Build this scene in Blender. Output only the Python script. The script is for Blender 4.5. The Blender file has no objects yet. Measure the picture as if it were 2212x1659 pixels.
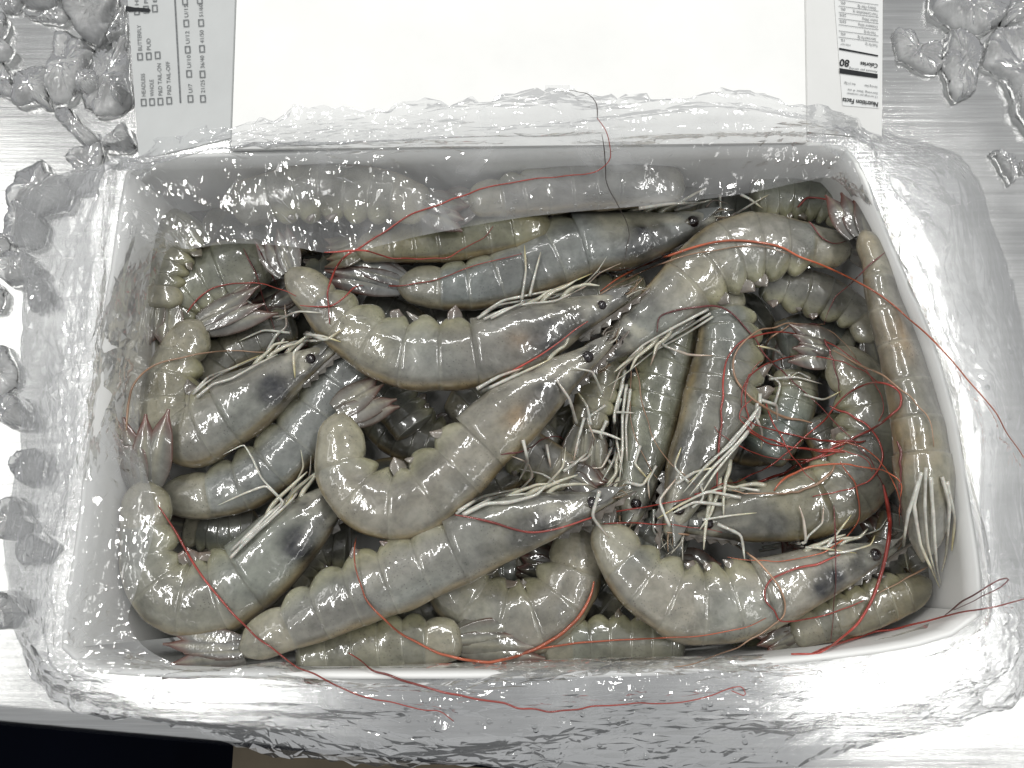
import bpy, math, random
import numpy as np
from mathutils import Vector
from mathutils.bvhtree import BVHTree

random.seed(7)
rng = np.random.default_rng(11)
scene = bpy.context.scene
COL = scene.collection

# ------------------------------------------------------------------ camera
TILT = math.radians(13.0)
HFOV = math.radians(60.0)
TH = math.tan(HFOV / 2)
DIST, ZREF = 0.312, 0.05
CAM = np.array([0.0, -DIST * math.sin(TILT), ZREF + DIST * math.cos(TILT)])
cam = bpy.data.cameras.new('camera')
cam.sensor_fit = 'HORIZONTAL'
cam.angle = HFOV
cam.clip_start = 0.01
cam.clip_end = 50
camo = bpy.data.objects.new('camera', cam)
camo.location = CAM
camo.rotation_euler = (TILT, 0, 0)
COL.objects.link(camo)
scene.camera = camo

# ------------------------------------------------------------------ light: a room with two rows of ceiling tubes
world = bpy.data.worlds.new('World')
scene.world = world
world.use_nodes = True
wb = world.node_tree.nodes['Background']
wb.inputs[0].default_value = (0.97, 0.985, 1.0, 1)
wb.inputs[1].default_value = 0.40


def lamp(name, loc, sx, sy, watts, tilt_to=(0, 0, 0)):
    l = bpy.data.lights.new(name, 'AREA')
    l.shape = 'RECTANGLE'
    l.size, l.size_y = sx, sy
    l.energy = watts
    l.color = (1.0, 0.99, 0.965)
    o = bpy.data.objects.new(name, l)
    o.location = loc
    d = Vector((tilt_to[0] - loc[0], 0, tilt_to[2] - loc[2]))
    o.rotation_euler = (0, math.atan2(-d.x, -d.z), 0)
    COL.objects.link(o)
    return o


lamp('ceiling_tube_lamp', (-0.78, 0.30, 1.9), 0.06, 1.6, 15.5)
lamp('ceiling_tube_lamp', (0.88, 0.28, 1.9), 0.06, 1.3, 14.5)
lamp('ceiling_tube_lamp', (0.10, 1.70, 1.9), 1.2, 0.10, 17)
lamp('ceiling_tube_lamp', (-1.42, 0.25, 1.9), 0.13, 1.8, 3.5)
lamp('ceiling_tube_lamp', (1.45, -0.90, 1.9), 0.13, 1.6, 3)

scene.view_settings.view_transform = 'Standard'
scene.view_settings.look = 'None'
scene.view_settings.exposure = 0.0
scene.view_settings.gamma = 1.0
scene.view_settings.use_curve_mapping = False
scene.cycles.use_denoising = True
scene.cycles.max_bounces = 7
scene.cycles.transparent_max_bounces = 14
scene.cycles.transmission_bounces = 5
scene.cycles.glossy_bounces = 3
scene.cycles.diffuse_bounces = 3
scene.cycles.caustics_reflective = False
scene.cycles.caustics_refractive = False
scene.cycles.sample_clamp_indirect = 6.0

# ------------------------------------------------------------------ layout helpers (picture measured on a 2212 x 1659 grid)
ct, st = math.cos(TILT), math.sin(TILT)


def ray(u, v):
    x = (u - 1106.0) / 1106.0 * TH
    y = -(v - 829.5) / 1106.0 * TH
    return np.array([x, y * ct + st, y * st - ct])


def P(u, v, z):
    d = ray(u, v)
    return CAM + d * ((z - CAM[2]) / d[2])


def pxm(p):
    """metres per grid unit at a point"""
    depth = float(np.dot(np.asarray(p) - CAM, np.array([0, st, -ct])))
    return depth * TH / 1106.0


def catmull(pts, n):
    """resample control rows (k, m) to n rows, even in the first two columns' arc length"""
    p = np.asarray(pts, float)
    k = len(p)
    ext = np.vstack([2 * p[0] - p[1], p, 2 * p[-1] - p[-2]])
    out = []
    for i in range(k - 1):
        a, b, c, d = ext[i:i + 4]
        t = np.linspace(0, 1, 24, endpoint=False)[:, None]
        out.append(0.5 * ((2 * b) + (-a + c) * t + (2 * a - 5 * b + 4 * c - d) * t ** 2 + (-a + 3 * b - 3 * c + d) * t ** 3))
    out.append(p[-1:])
    q = np.vstack(out)
    s = np.concatenate([[0], np.cumsum(np.linalg.norm(np.diff(q[:, :2], axis=0), axis=1))])
    s /= s[-1]
    tt = np.linspace(0, 1, n) if np.isscalar(n) else np.asarray(n)
    return np.stack([np.interp(tt, s, q[:, j]) for j in range(q.shape[1])], 1)


def unit(v):
    v = np.asarray(v, float)
    return v / (np.linalg.norm(v, axis=-1, keepdims=True) + 1e-12)


def wob(p, scale, seed, n=7):
    r = np.random.default_rng(seed)
    k = unit(r.normal(size=(n, 3))) * scale * r.uniform(0.5, 1.6, (n, 1))
    ph = r.uniform(0, 6.28, n)
    return np.sin(np.asarray(p) @ k.T + ph).sum(1) / math.sqrt(n)


# ------------------------------------------------------------------ mesh helpers
def make(name, verts, faces, mat, parent=None, col=None, smooth=True):
    me = bpy.data.meshes.new(name)
    me.from_pydata([tuple(map(float, v)) for v in verts], [], [tuple(map(int, f)) for f in faces])
    if col is not None:
        a = me.color_attributes.new('col', 'FLOAT_COLOR', 'POINT')
        c = np.ones((len(verts), 4), np.float32)
        c[:, :3] = col
        a.data.foreach_set('color', c.ravel())
    if smooth:
        me.polygons.foreach_set('use_smooth', [True] * len(me.polygons))
    me.materials.append(mat)
    me.update()
    o = bpy.data.objects.new(name, me)
    COL.objects.link(o)
    if parent is not None:
        o.parent = parent
        o.matrix_parent_inverse = parent.matrix_basis.inverted()
    return o


def empty(name, loc=(0, 0, 0)):
    o = bpy.data.objects.new(name, None)
    o.empty_display_size = 0.01
    o.location = tuple(map(float, loc))
    COL.objects.link(o)
    return o


def tag(o, label, cat, group=None, kind=None):
    if label:
        o['label'] = label
    if cat:
        o['category'] = cat
    if group:
        o['group'] = group
    if kind:
        o['kind'] = kind
    return o


def grid_faces(nr, nc, closed=False, off=0):
    f = []
    for i in range(nr - 1):
        for j in range(nc if closed else nc - 1):
            k = (j + 1) % nc
            f.append((off + i * nc + j, off + i * nc + k, off + (i + 1) * nc + k, off + (i + 1) * nc + j))
    return f


def tube(pts, rad, sides=6):
    p = np.asarray(pts, float)
    n = len(p)
    rad = np.broadcast_to(np.asarray(rad, float), (n,))
    t = unit(np.gradient(p, axis=0))
    up = np.array([0, 0, 1.0])
    a = unit(np.cross(t, up) + 1e-9)
    b = np.cross(a, t)
    th = np.linspace(0, 2 * math.pi, sides, endpoint=False)
    v = p[:, None] + rad[:, None, None] * (np.cos(th)[None, :, None] * a[:, None] + np.sin(th)[None, :, None] * b[:, None])
    f = grid_faces(n, sides, True)
    f.append(tuple(range(sides))[::-1])
    f.append(tuple((n - 1) * sides + j for j in range(sides)))
    return v.reshape(-1, 3), f


def leaf(base, d, wdir, L, W, bend=(0, 0, 0), thick=0.0004, n=12, root=0.35, blunt=0.75):
    """a thin curved blade with a keel; returns verts, faces, t, edge"""
    d, wdir = unit(d), unit(wdir)
    nrm = unit(np.cross(d, wdir))
    bend = np.asarray(bend, float)
    vs, ts, es = [], [], []
    cols = np.array([-1, -0.82, -0.4, 0, 0.4, 0.82, 1])
    for side in (1, -1):
        for i in range(n):
            t = i / (n - 1)
            w = W * (root * (1 - t) + (1 - root) * 0 + math.sin(math.pi * min(1, (t * 0.9 + 0.1)) ** blunt) * (1 - root * 0.3))
            if i == n - 1:
                w = W * 0.12
            c = np.asarray(base) + d * L * t + bend * t * t
            for e in cols:
                h = thick * side * (1 - e * e) + W * 0.16 * (1 - abs(e)) * math.sin(math.pi * t) + 0.00001 * side
                vs.append(c + wdir * w * e + nrm * h)
                ts.append(t)
                es.append(abs(e))
    m = len(cols)
    f = grid_faces(n, m) + [q[::-1] for q in grid_faces(n, m, off=n * m)]
    o = n * m
    for i in range(n - 1):
        f.append((i * m, (i + 1) * m, o + (i + 1) * m, o + i * m))
        f.append((i * m + m - 1, o + i * m + m - 1, o + (i + 1) * m + m - 1, (i + 1) * m + m - 1))
    return np.array(vs), f, np.array(ts), np.array(es)


# ------------------------------------------------------------------ materials
def mat(name):
    m = bpy.data.materials.new(name)
    m.use_nodes = True
    nt = m.node_tree
    nt.nodes.clear()
    out = nt.nodes.new('ShaderNodeOutputMaterial')
    return m, nt, out


def nd(nt, t, **kw):
    n = nt.nodes.new(t)
    for k, v in kw.items():
        if k.startswith('i_'):
            n.inputs[k[2:].replace('_', ' ')].default_value = v
        else:
            setattr(n, k, v)
    return n


def noise(nt, vec, scale, detail=4, rough=0.55, dist=0.0):
    n = nd(nt, 'ShaderNodeTexNoise')
    n.inputs['Scale'].default_value = scale
    n.inputs['Detail'].default_value = detail
    n.inputs['Roughness'].default_value = rough
    n.inputs['Distortion'].default_value = dist
    nt.links.new(vec, n.inputs['Vector'])
    return n


def ramp(nt, fac, stops):
    r = nd(nt, 'ShaderNodeValToRGB')
    e = r.color_ramp.elements
    while len(e) < len(stops):
        e.new(0.5)
    for i, (p, c) in enumerate(stops):
        e[i].position = p
        e[i].color = (c, c, c, 1) if np.isscalar(c) else (*c, 1)
    nt.links.new(fac, r.inputs[0])
    return r


def mixc(nt, fac, a, b, mode='MIX'):
    m = nd(nt, 'ShaderNodeMix', data_type='RGBA', blend_type=mode)
    for sock, val in ((m.inputs[0], fac), (m.inputs[6], a), (m.inputs[7], b)):
        if hasattr(val, 'is_linked'):
            nt.links.new(val, sock)
        else:
            sock.default_value = val if np.isscalar(val) else (*val, 1)
    return m.outputs[2]


def geo(nt):
    return nd(nt, 'ShaderNodeNewGeometry').outputs['Position']


def bump(nt, h, strength, distance, normal=None):
    b = nd(nt, 'ShaderNodeBump')
    b.inputs['Strength'].default_value = strength
    b.inputs['Distance'].default_value = distance
    nt.links.new(h, b.inputs['Height'])
    if normal is not None:
        nt.links.new(normal, b.inputs['Normal'])
    return b.outputs[0]


def shell_material(name, speck=1.0, rough=0.28, sss=0.55, alpha=1.0):
    m, nt, out = mat(name)
    pos = geo(nt)
    at = nd(nt, 'ShaderNodeVertexColor', layer_name='col').outputs[0]
    n1 = noise(nt, pos, 130, 5, 0.6, 0.3)
    r1 = ramp(nt, n1.outputs[0], [(0.28, 0.58), (0.50, 0.95), (0.74, 1.25)])
    c = mixc(nt, 1.0, at, r1.outputs[0], 'MULTIPLY')
    n0 = noise(nt, pos, 62, 4, 0.65, 0.8)
    r0 = ramp(nt, n0.outputs[0], [(0.50, 0.0), (0.74, 0.26)])
    c = mixc(nt, r0.outputs[0], c, (0.36, 0.365, 0.335))
    n2 = noise(nt, pos, 420, 3, 0.6)
    r2 = ramp(nt, n2.outputs[0], [(0.34, (0.72, 0.74, 0.74)), (0.55, 1.0)])
    c = mixc(nt, 0.55, c, mixc(nt, 1.0, c, r2.outputs[0], 'MULTIPLY'))
    v = nd(nt, 'ShaderNodeTexVoronoi')
    v.inputs['Scale'].default_value = 950
    nt.links.new(pos, v.inputs['Vector'])
    rv = ramp(nt, v.outputs['Distance'], [(0.12, 0.15), (0.30, 1.0)])
    n3 = noise(nt, pos, 100, 2)
    r3 = ramp(nt, n3.outputs[0], [(0.45, 0.0), (0.68, 0.6 * speck)])
    c = mixc(nt, r3.outputs[0], c, mixc(nt, 1.0, c, rv.outputs[0], 'MULTIPLY'))
    b = nd(nt, 'ShaderNodeBsdfPrincipled')
    nt.links.new(c, b.inputs['Base Color'])
    b.inputs['Roughness'].default_value = rough
    b.inputs['IOR'].default_value = 1.42
    b.inputs['Coat Weight'].default_value = 1.0
    b.inputs['Coat Roughness'].default_value = 0.025
    b.inputs['Coat IOR'].default_value = 1.6
    b.inputs['Subsurface Weight'].default_value = sss
    b.inputs['Subsurface Radius'].default_value = (0.8, 0.9, 0.7)
    b.inputs['Subsurface Scale'].default_value = 0.004
    b.inputs['Alpha'].default_value = alpha
    h1 = noise(nt, pos, 150, 2, 0.5, 0.6)
    h2 = noise(nt, pos, 700, 3, 0.6)
    nn = bump(nt, h2.outputs[0], 0.035, 0.0004, bump(nt, h1.outputs[0], 0.24, 0.0018))
    nt.links.new(nn, b.inputs['Normal'])
    h3 = noise(nt, pos, 420, 2, 0.5, 0.4)
    nt.links.new(bump(nt, h3.outputs[0], 0.10, 0.0009, nn), b.inputs['Coat Normal'])
    nt.links.new(b.outputs[0], out.inputs[0])
    return m


def simple(name, color, rough=0.5, metallic=0.0, coat=0.0, spec=0.5, vary=0.0, vscale=60, bstr=0.0, bscale=200, bdist=0.001, sss=0.0, attr=False):
    m, nt, out = mat(name)
    pos = geo(nt)
    b = nd(nt, 'ShaderNodeBsdfPrincipled')
    n = noise(nt, pos, vscale, 5, 0.6)
    r = ramp(nt, n.outputs[0], [(0.3, 1 - vary), (0.7, 1 + vary * 0.5)])
    base = nd(nt, 'ShaderNodeVertexColor', layer_name='col').outputs[0] if attr else color
    c = mixc(nt, 1.0, base, r.outputs[0], 'MULTIPLY')
    nt.links.new(c, b.inputs['Base Color'])
    b.inputs['Roughness'].default_value = rough
    b.inputs['Metallic'].default_value = metallic
    b.inputs['Coat Weight'].default_value = coat
    b.inputs['Coat Roughness'].default_value = 0.06
    b.inputs['Specular IOR Level'].default_value = spec
    if sss:
        b.inputs['Subsurface Weight'].default_value = sss
        b.inputs['Subsurface Scale'].default_value = 0.002
    if bstr:
        h = noise(nt, pos, bscale, 4, 0.6)
        nt.links.new(bump(nt, h.outputs[0], bstr, bdist), b.inputs['Normal'])
    nt.links.new(b.outputs[0], out.inputs[0])
    return m


M_SHELL = shell_material('wet_shrimp_shell')
M_FIN = shell_material('wet_shrimp_fin', speck=0.3, rough=0.3, sss=0.05)
M_LEG = simple('pale_shrimp_leg', (0.62, 0.60, 0.46), 0.3, coat=0.8, vary=0.35, vscale=300, sss=0.15, attr=True)
M_WHISK = simple('red_whisker', (0.3, 0.05, 0.03), 0.35, coat=0.5, vary=0.4, vscale=90, attr=True)
M_EYE = simple('black_shrimp_eye', (0.012, 0.008, 0.009), 0.12, coat=1.0, vary=0.3, vscale=900)
M_CARD = simple('white_carton_board', (0.82, 0.823, 0.805), 0.55, spec=0.3, vary=0.05, vscale=25, bstr=0.08, bscale=500, bdist=0.0004)
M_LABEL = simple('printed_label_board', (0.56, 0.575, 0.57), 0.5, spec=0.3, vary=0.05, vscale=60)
M_INK = simple('grey_print', (0.19, 0.20, 0.205), 0.6, vary=0.4, vscale=900)
M_INKB = simple('black_print', (0.010, 0.012, 0.014), 0.55, vary=0.3, vscale=300)
M_BOXIN = simple('checkbox_white', (0.82, 0.83, 0.82), 0.6)
M_FLOOR = simple('dark_floor', (0.002, 0.003, 0.007), 0.9, spec=0.05, vary=0.3, vscale=3)
M_KRAFT = simple('brown_board', (0.12, 0.095, 0.06), 0.7, vary=0.3, vscale=12)


def steel_material():
    m, nt, out = mat('brushed_steel')
    pos = geo(nt)
    mp = nd(nt, 'ShaderNodeMapping')
    mp.inputs['Rotation'].default_value = (0, 0, math.radians(-14))
    mp.inputs['Scale'].default_value = (6, 260, 1)
    nt.links.new(pos, mp.inputs[0])
    br = noise(nt, mp.outputs[0], 1.6, 6, 0.7)
    mp2 = nd(nt, 'ShaderNodeMapping')
    mp2.inputs['Rotation'].default_value = (0, 0, math.radians(-20))
    mp2.inputs['Scale'].default_value = (3, 90, 1)
    nt.links.new(pos, mp2.inputs[0])
    sc = noise(nt, mp2.outputs[0], 2.2, 2, 0.5, 0.4)
    scr = ramp(nt, sc.outputs[0], [(0.66, 0.0), (0.70, 1.0)])
    cl = noise(nt, pos, 9, 4, 0.6)
    b = nd(nt, 'ShaderNodeBsdfPrincipled')
    c = mixc(nt, 1.0, (0.76, 0.765, 0.755), ramp(nt, br.outputs[0], [(0.3, 0.80), (0.7, 1.10)]).outputs[0], 'MULTIPLY')
    c = mixc(nt, 1.0, c, ramp(nt, cl.outputs[0], [(0.35, 0.86), (0.7, 1.05)]).outputs[0], 'MULTIPLY')
    c = mixc(nt, scr.outputs[0], c, (0.86, 0.86, 0.85))
    nt.links.new(c, b.inputs['Base Color'])
    b.inputs['Metallic'].default_value = 1.0
    rr = ramp(nt, cl.outputs[0], [(0.3, 0.13), (0.7, 0.22)])
    nt.links.new(rr.outputs[0], b.inputs['Roughness'])
    nt.links.new(bump(nt, br.outputs[0], 0.18, 0.0004), b.inputs['Normal'])
    nt.links.new(b.outputs[0], out.inputs[0])
    return m


M_STEEL = steel_material()


def ice_material():
    m, nt, out = mat('melting_ice')
    pos = geo(nt)
    n = noise(nt, pos, 90, 4, 0.6, 0.4)
    h = noise(nt, pos, 240, 3, 0.55, 0.4)
    nn = bump(nt, h.outputs[0], 0.35, 0.0016)
    gl = nd(nt, 'ShaderNodeBsdfGlossy')
    gl.inputs['Roughness'].default_value = 0.05
    nt.links.new(nn, gl.inputs['Normal'])
    tp = nd(nt, 'ShaderNodeBsdfTransparent')
    tp.inputs['Color'].default_value = (0.93, 0.935, 0.935, 1)
    df = nd(nt, 'ShaderNodeBsdfTranslucent')
    df.inputs['Color'].default_value = (0.9, 0.91, 0.91, 1)
    d2 = nd(nt, 'ShaderNodeBsdfDiffuse')
    d2.inputs['Color'].default_value = (0.94, 0.945, 0.945, 1)
    nt.links.new(nn, d2.inputs['Normal'])
    dm = nd(nt, 'ShaderNodeMixShader')
    nt.links.new(df.outputs[0], dm.inputs[1])
    nt.links.new(d2.outputs[0], dm.inputs[2])
    mx = nd(nt, 'ShaderNodeMixShader')
    mr = ramp(nt, n.outputs[0], [(0.33, 0.26), (0.66, 0.68)])
    nt.links.new(mr.outputs[0], mx.inputs[0])
    nt.links.new(tp.outputs[0], mx.inputs[1])
    nt.links.new(dm.outputs[0], mx.inputs[2])
    fr = nd(nt, 'ShaderNodeFresnel')
    fr.inputs['IOR'].default_value = 1.38
    nt.links.new(nn, fr.inputs['Normal'])
    fin = nd(nt, 'ShaderNodeMixShader')
    nt.links.new(fr.outputs[0], fin.inputs[0])
    nt.links.new(mx.outputs[0], fin.inputs[1])
    nt.links.new(gl.outputs[0], fin.inputs[2])
    nt.links.new(fin.outputs[0], out.inputs[0])
    return m


M_ICE = ice_material()


def water_material():
    m, nt, out = mat('clear_water')
    tp = nd(nt, 'ShaderNodeBsdfTransparent')
    tp.inputs['Color'].default_value = (0.95, 0.955, 0.955, 1)
    gl = nd(nt, 'ShaderNodeBsdfGlossy')
    gl.inputs['Roughness'].default_value = 0.02
    fr = nd(nt, 'ShaderNodeFresnel')
    fr.inputs['IOR'].default_value = 1.33
    mx = nd(nt, 'ShaderNodeMixShader')
    nt.links.new(fr.outputs[0], mx.inputs[0])
    nt.links.new(tp.outputs[0], mx.inputs[1])
    nt.links.new(gl.outputs[0], mx.inputs[2])
    nt.links.new(mx.outputs[0], out.inputs[0])
    return m


M_WATER = water_material()


def film_material():
    m, nt, out = mat('clear_plastic_film')
    pos = geo(nt)
    n1 = noise(nt, pos, 55, 3, 0.5, 0.8)
    v = nd(nt, 'ShaderNodeTexVoronoi')
    v.feature = 'SMOOTH_F1'
    v.inputs['Scale'].default_value = 75
    v.inputs['Smoothness'].default_value = 0.05
    wv = nd(nt, 'ShaderNodeVectorMath', operation='ADD')
    sv = nd(nt, 'ShaderNodeVectorMath', operation='SCALE')
    sv.inputs['Scale'].default_value = 0.018
    nt.links.new(n1.outputs['Color'], sv.inputs[0])
    nt.links.new(pos, wv.inputs[0])
    nt.links.new(sv.outputs[0], wv.inputs[1])
    nt.links.new(wv.outputs[0], v.inputs['Vector'])
    fine = noise(nt, pos, 330, 3, 0.55, 0.5)
    hs = []
    for sc_, ro in ((38, 0.0), (85, 0.7), (150, 1.9)):
        mp_ = nd(nt, 'ShaderNodeMapping')
        mp_.inputs['Rotation'].default_value = (0.3 * ro, 0, ro)
        mp_.inputs['Scale'].default_value = (1.0, 0.45, 1.0)
        nt.links.new(pos, mp_.inputs[0])
        nz = noise(nt, mp_.outputs[0], sc_, 1.5, 0.4, 0.3)
        sb = nd(nt, 'ShaderNodeMath', operation='SUBTRACT')
        sb.inputs[1].default_value = 0.5
        nt.links.new(nz.outputs[0], sb.inputs[0])
        ab = nd(nt, 'ShaderNodeMath', operation='ABSOLUTE')
        nt.links.new(sb.outputs[0], ab.inputs[0])
        mn_ = nd(nt, 'ShaderNodeMath', operation='MINIMUM')
        mn_.inputs[1].default_value = 0.10
        nt.links.new(ab.outputs[0], mn_.inputs[0])
        hs.append(mn_.outputs[0])
    nn = bump(nt, fine.outputs[0], 0.06, 0.0007, bump(nt, hs[2], 0.14, 0.006, bump(nt, hs[1], 0.18, 0.010, bump(nt, hs[0], 0.26, 0.018))))
    gl = nd(nt, 'ShaderNodeBsdfGlossy')
    gl.inputs['Color'].default_value = (1, 1, 1, 1)
    gl.inputs['Roughness'].default_value = 0.055
    nt.links.new(nn, gl.inputs['Normal'])
    df = nd(nt, 'ShaderNodeBsdfDiffuse')
    df.inputs['Color'].default_value = (0.86, 0.87, 0.88, 1)
    tl = nd(nt, 'ShaderNodeBsdfTranslucent')
    tl.inputs['Color'].default_value = (0.86, 0.87, 0.88, 1)
    haze = nd(nt, 'ShaderNodeMixShader')
    haze.inputs[0].default_value = 0.5
    nt.links.new(df.outputs[0], haze.inputs[1])
    nt.links.new(tl.outputs[0], haze.inputs[2])
    tp = nd(nt, 'ShaderNodeBsdfTransparent')
    tp.inputs['Color'].default_value = (0.965, 0.968, 0.97, 1)
    nh = noise(nt, pos, 26, 4, 0.6, 0.8)
    hz = ramp(nt, nh.outputs[0], [(0.32, 0.10), (0.52, 0.24), (0.68, 0.50)])
    a = nd(nt, 'ShaderNodeMixShader')
    nt.links.new(hz.outputs[0], a.inputs[0])
    nt.links.new(tp.outputs[0], a.inputs[1])
    nt.links.new(haze.outputs[0], a.inputs[2])
    fr = nd(nt, 'ShaderNodeLayerWeight')
    fr.inputs['Blend'].default_value = 0.30
    nt.links.new(nn, fr.inputs['Normal'])
    rr = ramp(nt, fr.outputs['Fresnel'], [(0.0, 0.07), (0.3, 0.20), (1.0, 0.6)])
    fin = nd(nt, 'ShaderNodeMixShader')
    nt.links.new(rr.outputs[0], fin.inputs[0])
    nt.links.new(a.outputs[0], fin.inputs[1])
    nt.links.new(gl.outputs[0], fin.inputs[2])
    nt.links.new(fin.outputs[0], out.inputs[0])
    return m


M_FILM = film_material()

# ------------------------------------------------------------------ the setting: steel table, floor
pa, pb = P(0, 1520, 0), P(1700, 1672, 0)
ed = unit(pb - pa)
perp = np.array([-ed[1], ed[0], 0])          # towards the back


def table():
    prof = [(1.2, 0.0)]
    prof += [(0.30, 0.0), (0.02, 0.0)]
    R = 0.009
    for k in range(9):
        a = math.pi / 2 * k / 8
        prof.append((-R * math.sin(a), -R + R * math.cos(a)))
    prof += [(-R, -0.045), (-R + 0.004, -0.049), (-R + 0.012, -0.049), (-R + 0.012, -0.020), (1.2, -0.020)]
    vs = []
    ts = np.linspace(-1.3, 1.5, 40)
    for t in ts:
        for (q, z) in prof:
            vs.append(pa + ed * t + perp * q + np.array([0, 0, z]))
    return make('table_top', vs, grid_faces(len(ts), len(prof)), M_STEEL)


tag(table(), None, None, kind='structure')
fl = make('floor', [(-4, -4, -0.86), (4, -4, -0.86), (4, 4, -0.86), (-4, 4, -0.86)], [(0, 1, 2, 3)], M_FLOOR, smooth=False)
tag(fl, None, None, kind='structure')

# carton standing on the floor, just seen past the table's front edge
def box_verts(x0, x1, y0, y1, z0, z1):
    return [(x0, y0, z0), (x1, y0, z0), (x1, y1, z0), (x0, y1, z0), (x0, y0, z1), (x1, y0, z1), (x1, y1, z1), (x0, y1, z1)]


BOXF = [(3, 2, 1, 0), (4, 5, 6, 7), (0, 1, 5, 4), (1, 2, 6, 5), (2, 3, 7, 6), (3, 0, 4, 7)]
fc = P(500, 1640, -0.45)
fcx, fcy = fc[0], fc[1] + 0.06
fe = empty('floor_carton', (fcx + 0.2, fcy - 0.15, -0.86))
make('carton_body', box_verts(fcx, fcx + 0.42, fcy - 0.30, fcy, -0.86, -0.455), BOXF, M_KRAFT, fe, smooth=False)
make('top_flap', box_verts(fcx + 0.001, fcx + 0.419, fcy - 0.149, fcy - 0.001, -0.454, -0.450), BOXF, M_KRAFT, fe, smooth=False)
make('top_flap', box_verts(fcx + 0.001, fcx + 0.419, fcy - 0.299, fcy - 0.151, -0.454, -0.450), BOXF, M_KRAFT, fe, smooth=False)
tag(fe, 'brown cardboard carton on the dark floor below the table edge', 'carton')

# ------------------------------------------------------------------ the white carton
ZR = 0.075
rim_px = [(272, 372), (250, 500), (226, 660), (196, 910), (150, 1250), (132, 1400), (165, 1444), (300, 1461), (680, 1466), (1300, 1463),
          (1600, 1445), (1934, 1406), (2080, 1365), (2120, 1330), (2118, 1240), (2092, 1050), (2040, 800), (1960, 600), (1866, 372), (1830, 318),
          (1780, 308), (1400, 310), (900, 318), (330, 338)]
sides_idx = {'front_wall': (5, 13), 'right_wall': (13, 19), 'back_wall': (19, 24), 'left_wall': (0, 5)}
rim = np.array([P(u, v, ZR) for u, v in rim_px])
cen = rim.mean(0)


def wall_strip(name, idx, inset, parent):
    pts = [rim[i % len(rim)] for i in idx]
    q = catmull(np.array(pts), 26)
    cx = np.array([cen[0], cen[1], 0])
    vs = []
    tg = unit(np.gradient(q, axis=0))
    nrm = np.stack([-tg[:, 1], tg[:, 0], 0 * tg[:, 0]], 1)
    if np.dot(nrm[len(nrm) // 2], cx - q[len(q) // 2]) < 0:
        nrm = -nrm
    th = 0.0016
    zs = np.linspace(ZR, 0.002, 8)
    for i, p in enumerate(q):
        for off in (0, th):
            for z in zs:
                k = (ZR - z) / ZR
                b = p + nrm[i] * (inset * k + off)
                vs.append((b[0], b[1], z + 0.0004 * math.sin(i * 0.9)))
    nc = len(zs) * 2
    f = []
    nz = len(zs)
    for i in range(len(q) - 1):
        a, b = i * nc, (i + 1) * nc
        for j in range(nz - 1):
            f.append((a + j, a + j + 1, b + j + 1, b + j))
            f.append((a + nz + j, b + nz + j, b + nz + j + 1, a + nz + j + 1))
        f.append((a, b, b + nz, a + nz))
    return make(name, vs, f, M_CARD, parent)


carton = empty('shrimp_carton', (cen[0], cen[1], 0))
tag(carton, 'open white carton lined with clear plastic and packed full of raw shrimp', 'carton')
wall_strip('front_wall', range(5, 14), 0.001, carton)
wall_strip('right_wall', range(13, 20), -0.004, carton)
wall_strip('back_wall', list(range(19, 25)), -0.004, carton)
wall_strip('left_wall', range(0, 6), 0.012, carton)
bq = np.array([[p[0] * 0.97 + cen[0] * 0.03, p[1] * 0.97 + cen[1] * 0.03, 0.0025] for p in rim])
nb = len(bq)
make('base', list(bq) + [(p[0], p[1], 0.0008) for p in bq], [tuple(range(nb)), tuple(range(2 * nb - 1, nb - 1, -1))], M_CARD, carton, smooth=False)


def sheet_plane(pts3, thick, nu=10, nv=10):
    """quad a,b,c,d (counter-clockwise from above) as a thin board"""
    a, b, c, d = [np.asarray(p) for p in pts3]
    n = unit(np.cross(b - a, d - a))
    vs = []
    for s in (0, -thick):
        for i in range(nv):
            for j in range(nu):
                x, y = j / (nu - 1), i / (nv - 1)
                vs.append((a * (1 - x) + b * x) * (1 - y) + (d * (1 - x) + c * x) * y + n * s)
    f = grid_faces(nv, nu) + [q[::-1] for q in grid_faces(nv, nu, off=nu * nv)]
    o = nu * nv
    ring = [j for j in range(nu)] + [i * nu + nu - 1 for i in range(1, nv)] + [(nv - 1) * nu + j for j in range(nu - 2, -1, -1)] + [i * nu for i in range(nv - 2, 0, -1)]
    for k in range(len(ring)):
        p, q = ring[k], ring[(k + 1) % len(ring)]
        f.append((p, o + p, o + q, q))
    return vs, f, n


ZL0, ZL1 = 0.0775, 0.088
la, lb = P(500, 322, ZL0), P(1742, 308, ZL0)
lc, ld = P(1735, -170, ZL1), P(517, -170, ZL1)
vs, fs, nlid = sheet_plane([la, lb, lc, ld], 0.0015)
lid = make('lid', vs, fs, M_CARD, carton, smooth=False)
# side flaps slope down from the lid's long creases
fa, fb, fc_, fd = P(300, 345, 0.058), la + (ld - la) * 0.05 + np.array([-0.0008, 0, -0.0004]), ld + np.array([-0.0008, 0, -0.0004]), None
nlf = unit(np.cross(fb - fa, fc_ - fa))
fd = (lambda d: CAM + d * (np.dot(fa - CAM, nlf) / np.dot(d, nlf)))(ray(264, -170))
vs, fs, nlf = sheet_plane([fa, fb, fc_, fd], 0.0012)
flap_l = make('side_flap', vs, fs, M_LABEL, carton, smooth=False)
flap_l['label'] = 'side flap printed with tick boxes for cut and size'
ga, gb, gc, gd = lb + (lc - lb) * 0.05 + np.array([0.0008, 0, -0.0004]), P(1905, 300, 0.056), None, lc + np.array([0.0008, 0, -0.0004])
nrf = unit(np.cross(gb - ga, gd - ga))
gc = (lambda d: CAM + d * (np.dot(ga - CAM, nrf) / np.dot(d, nrf)))(ray(1908, -170))
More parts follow.
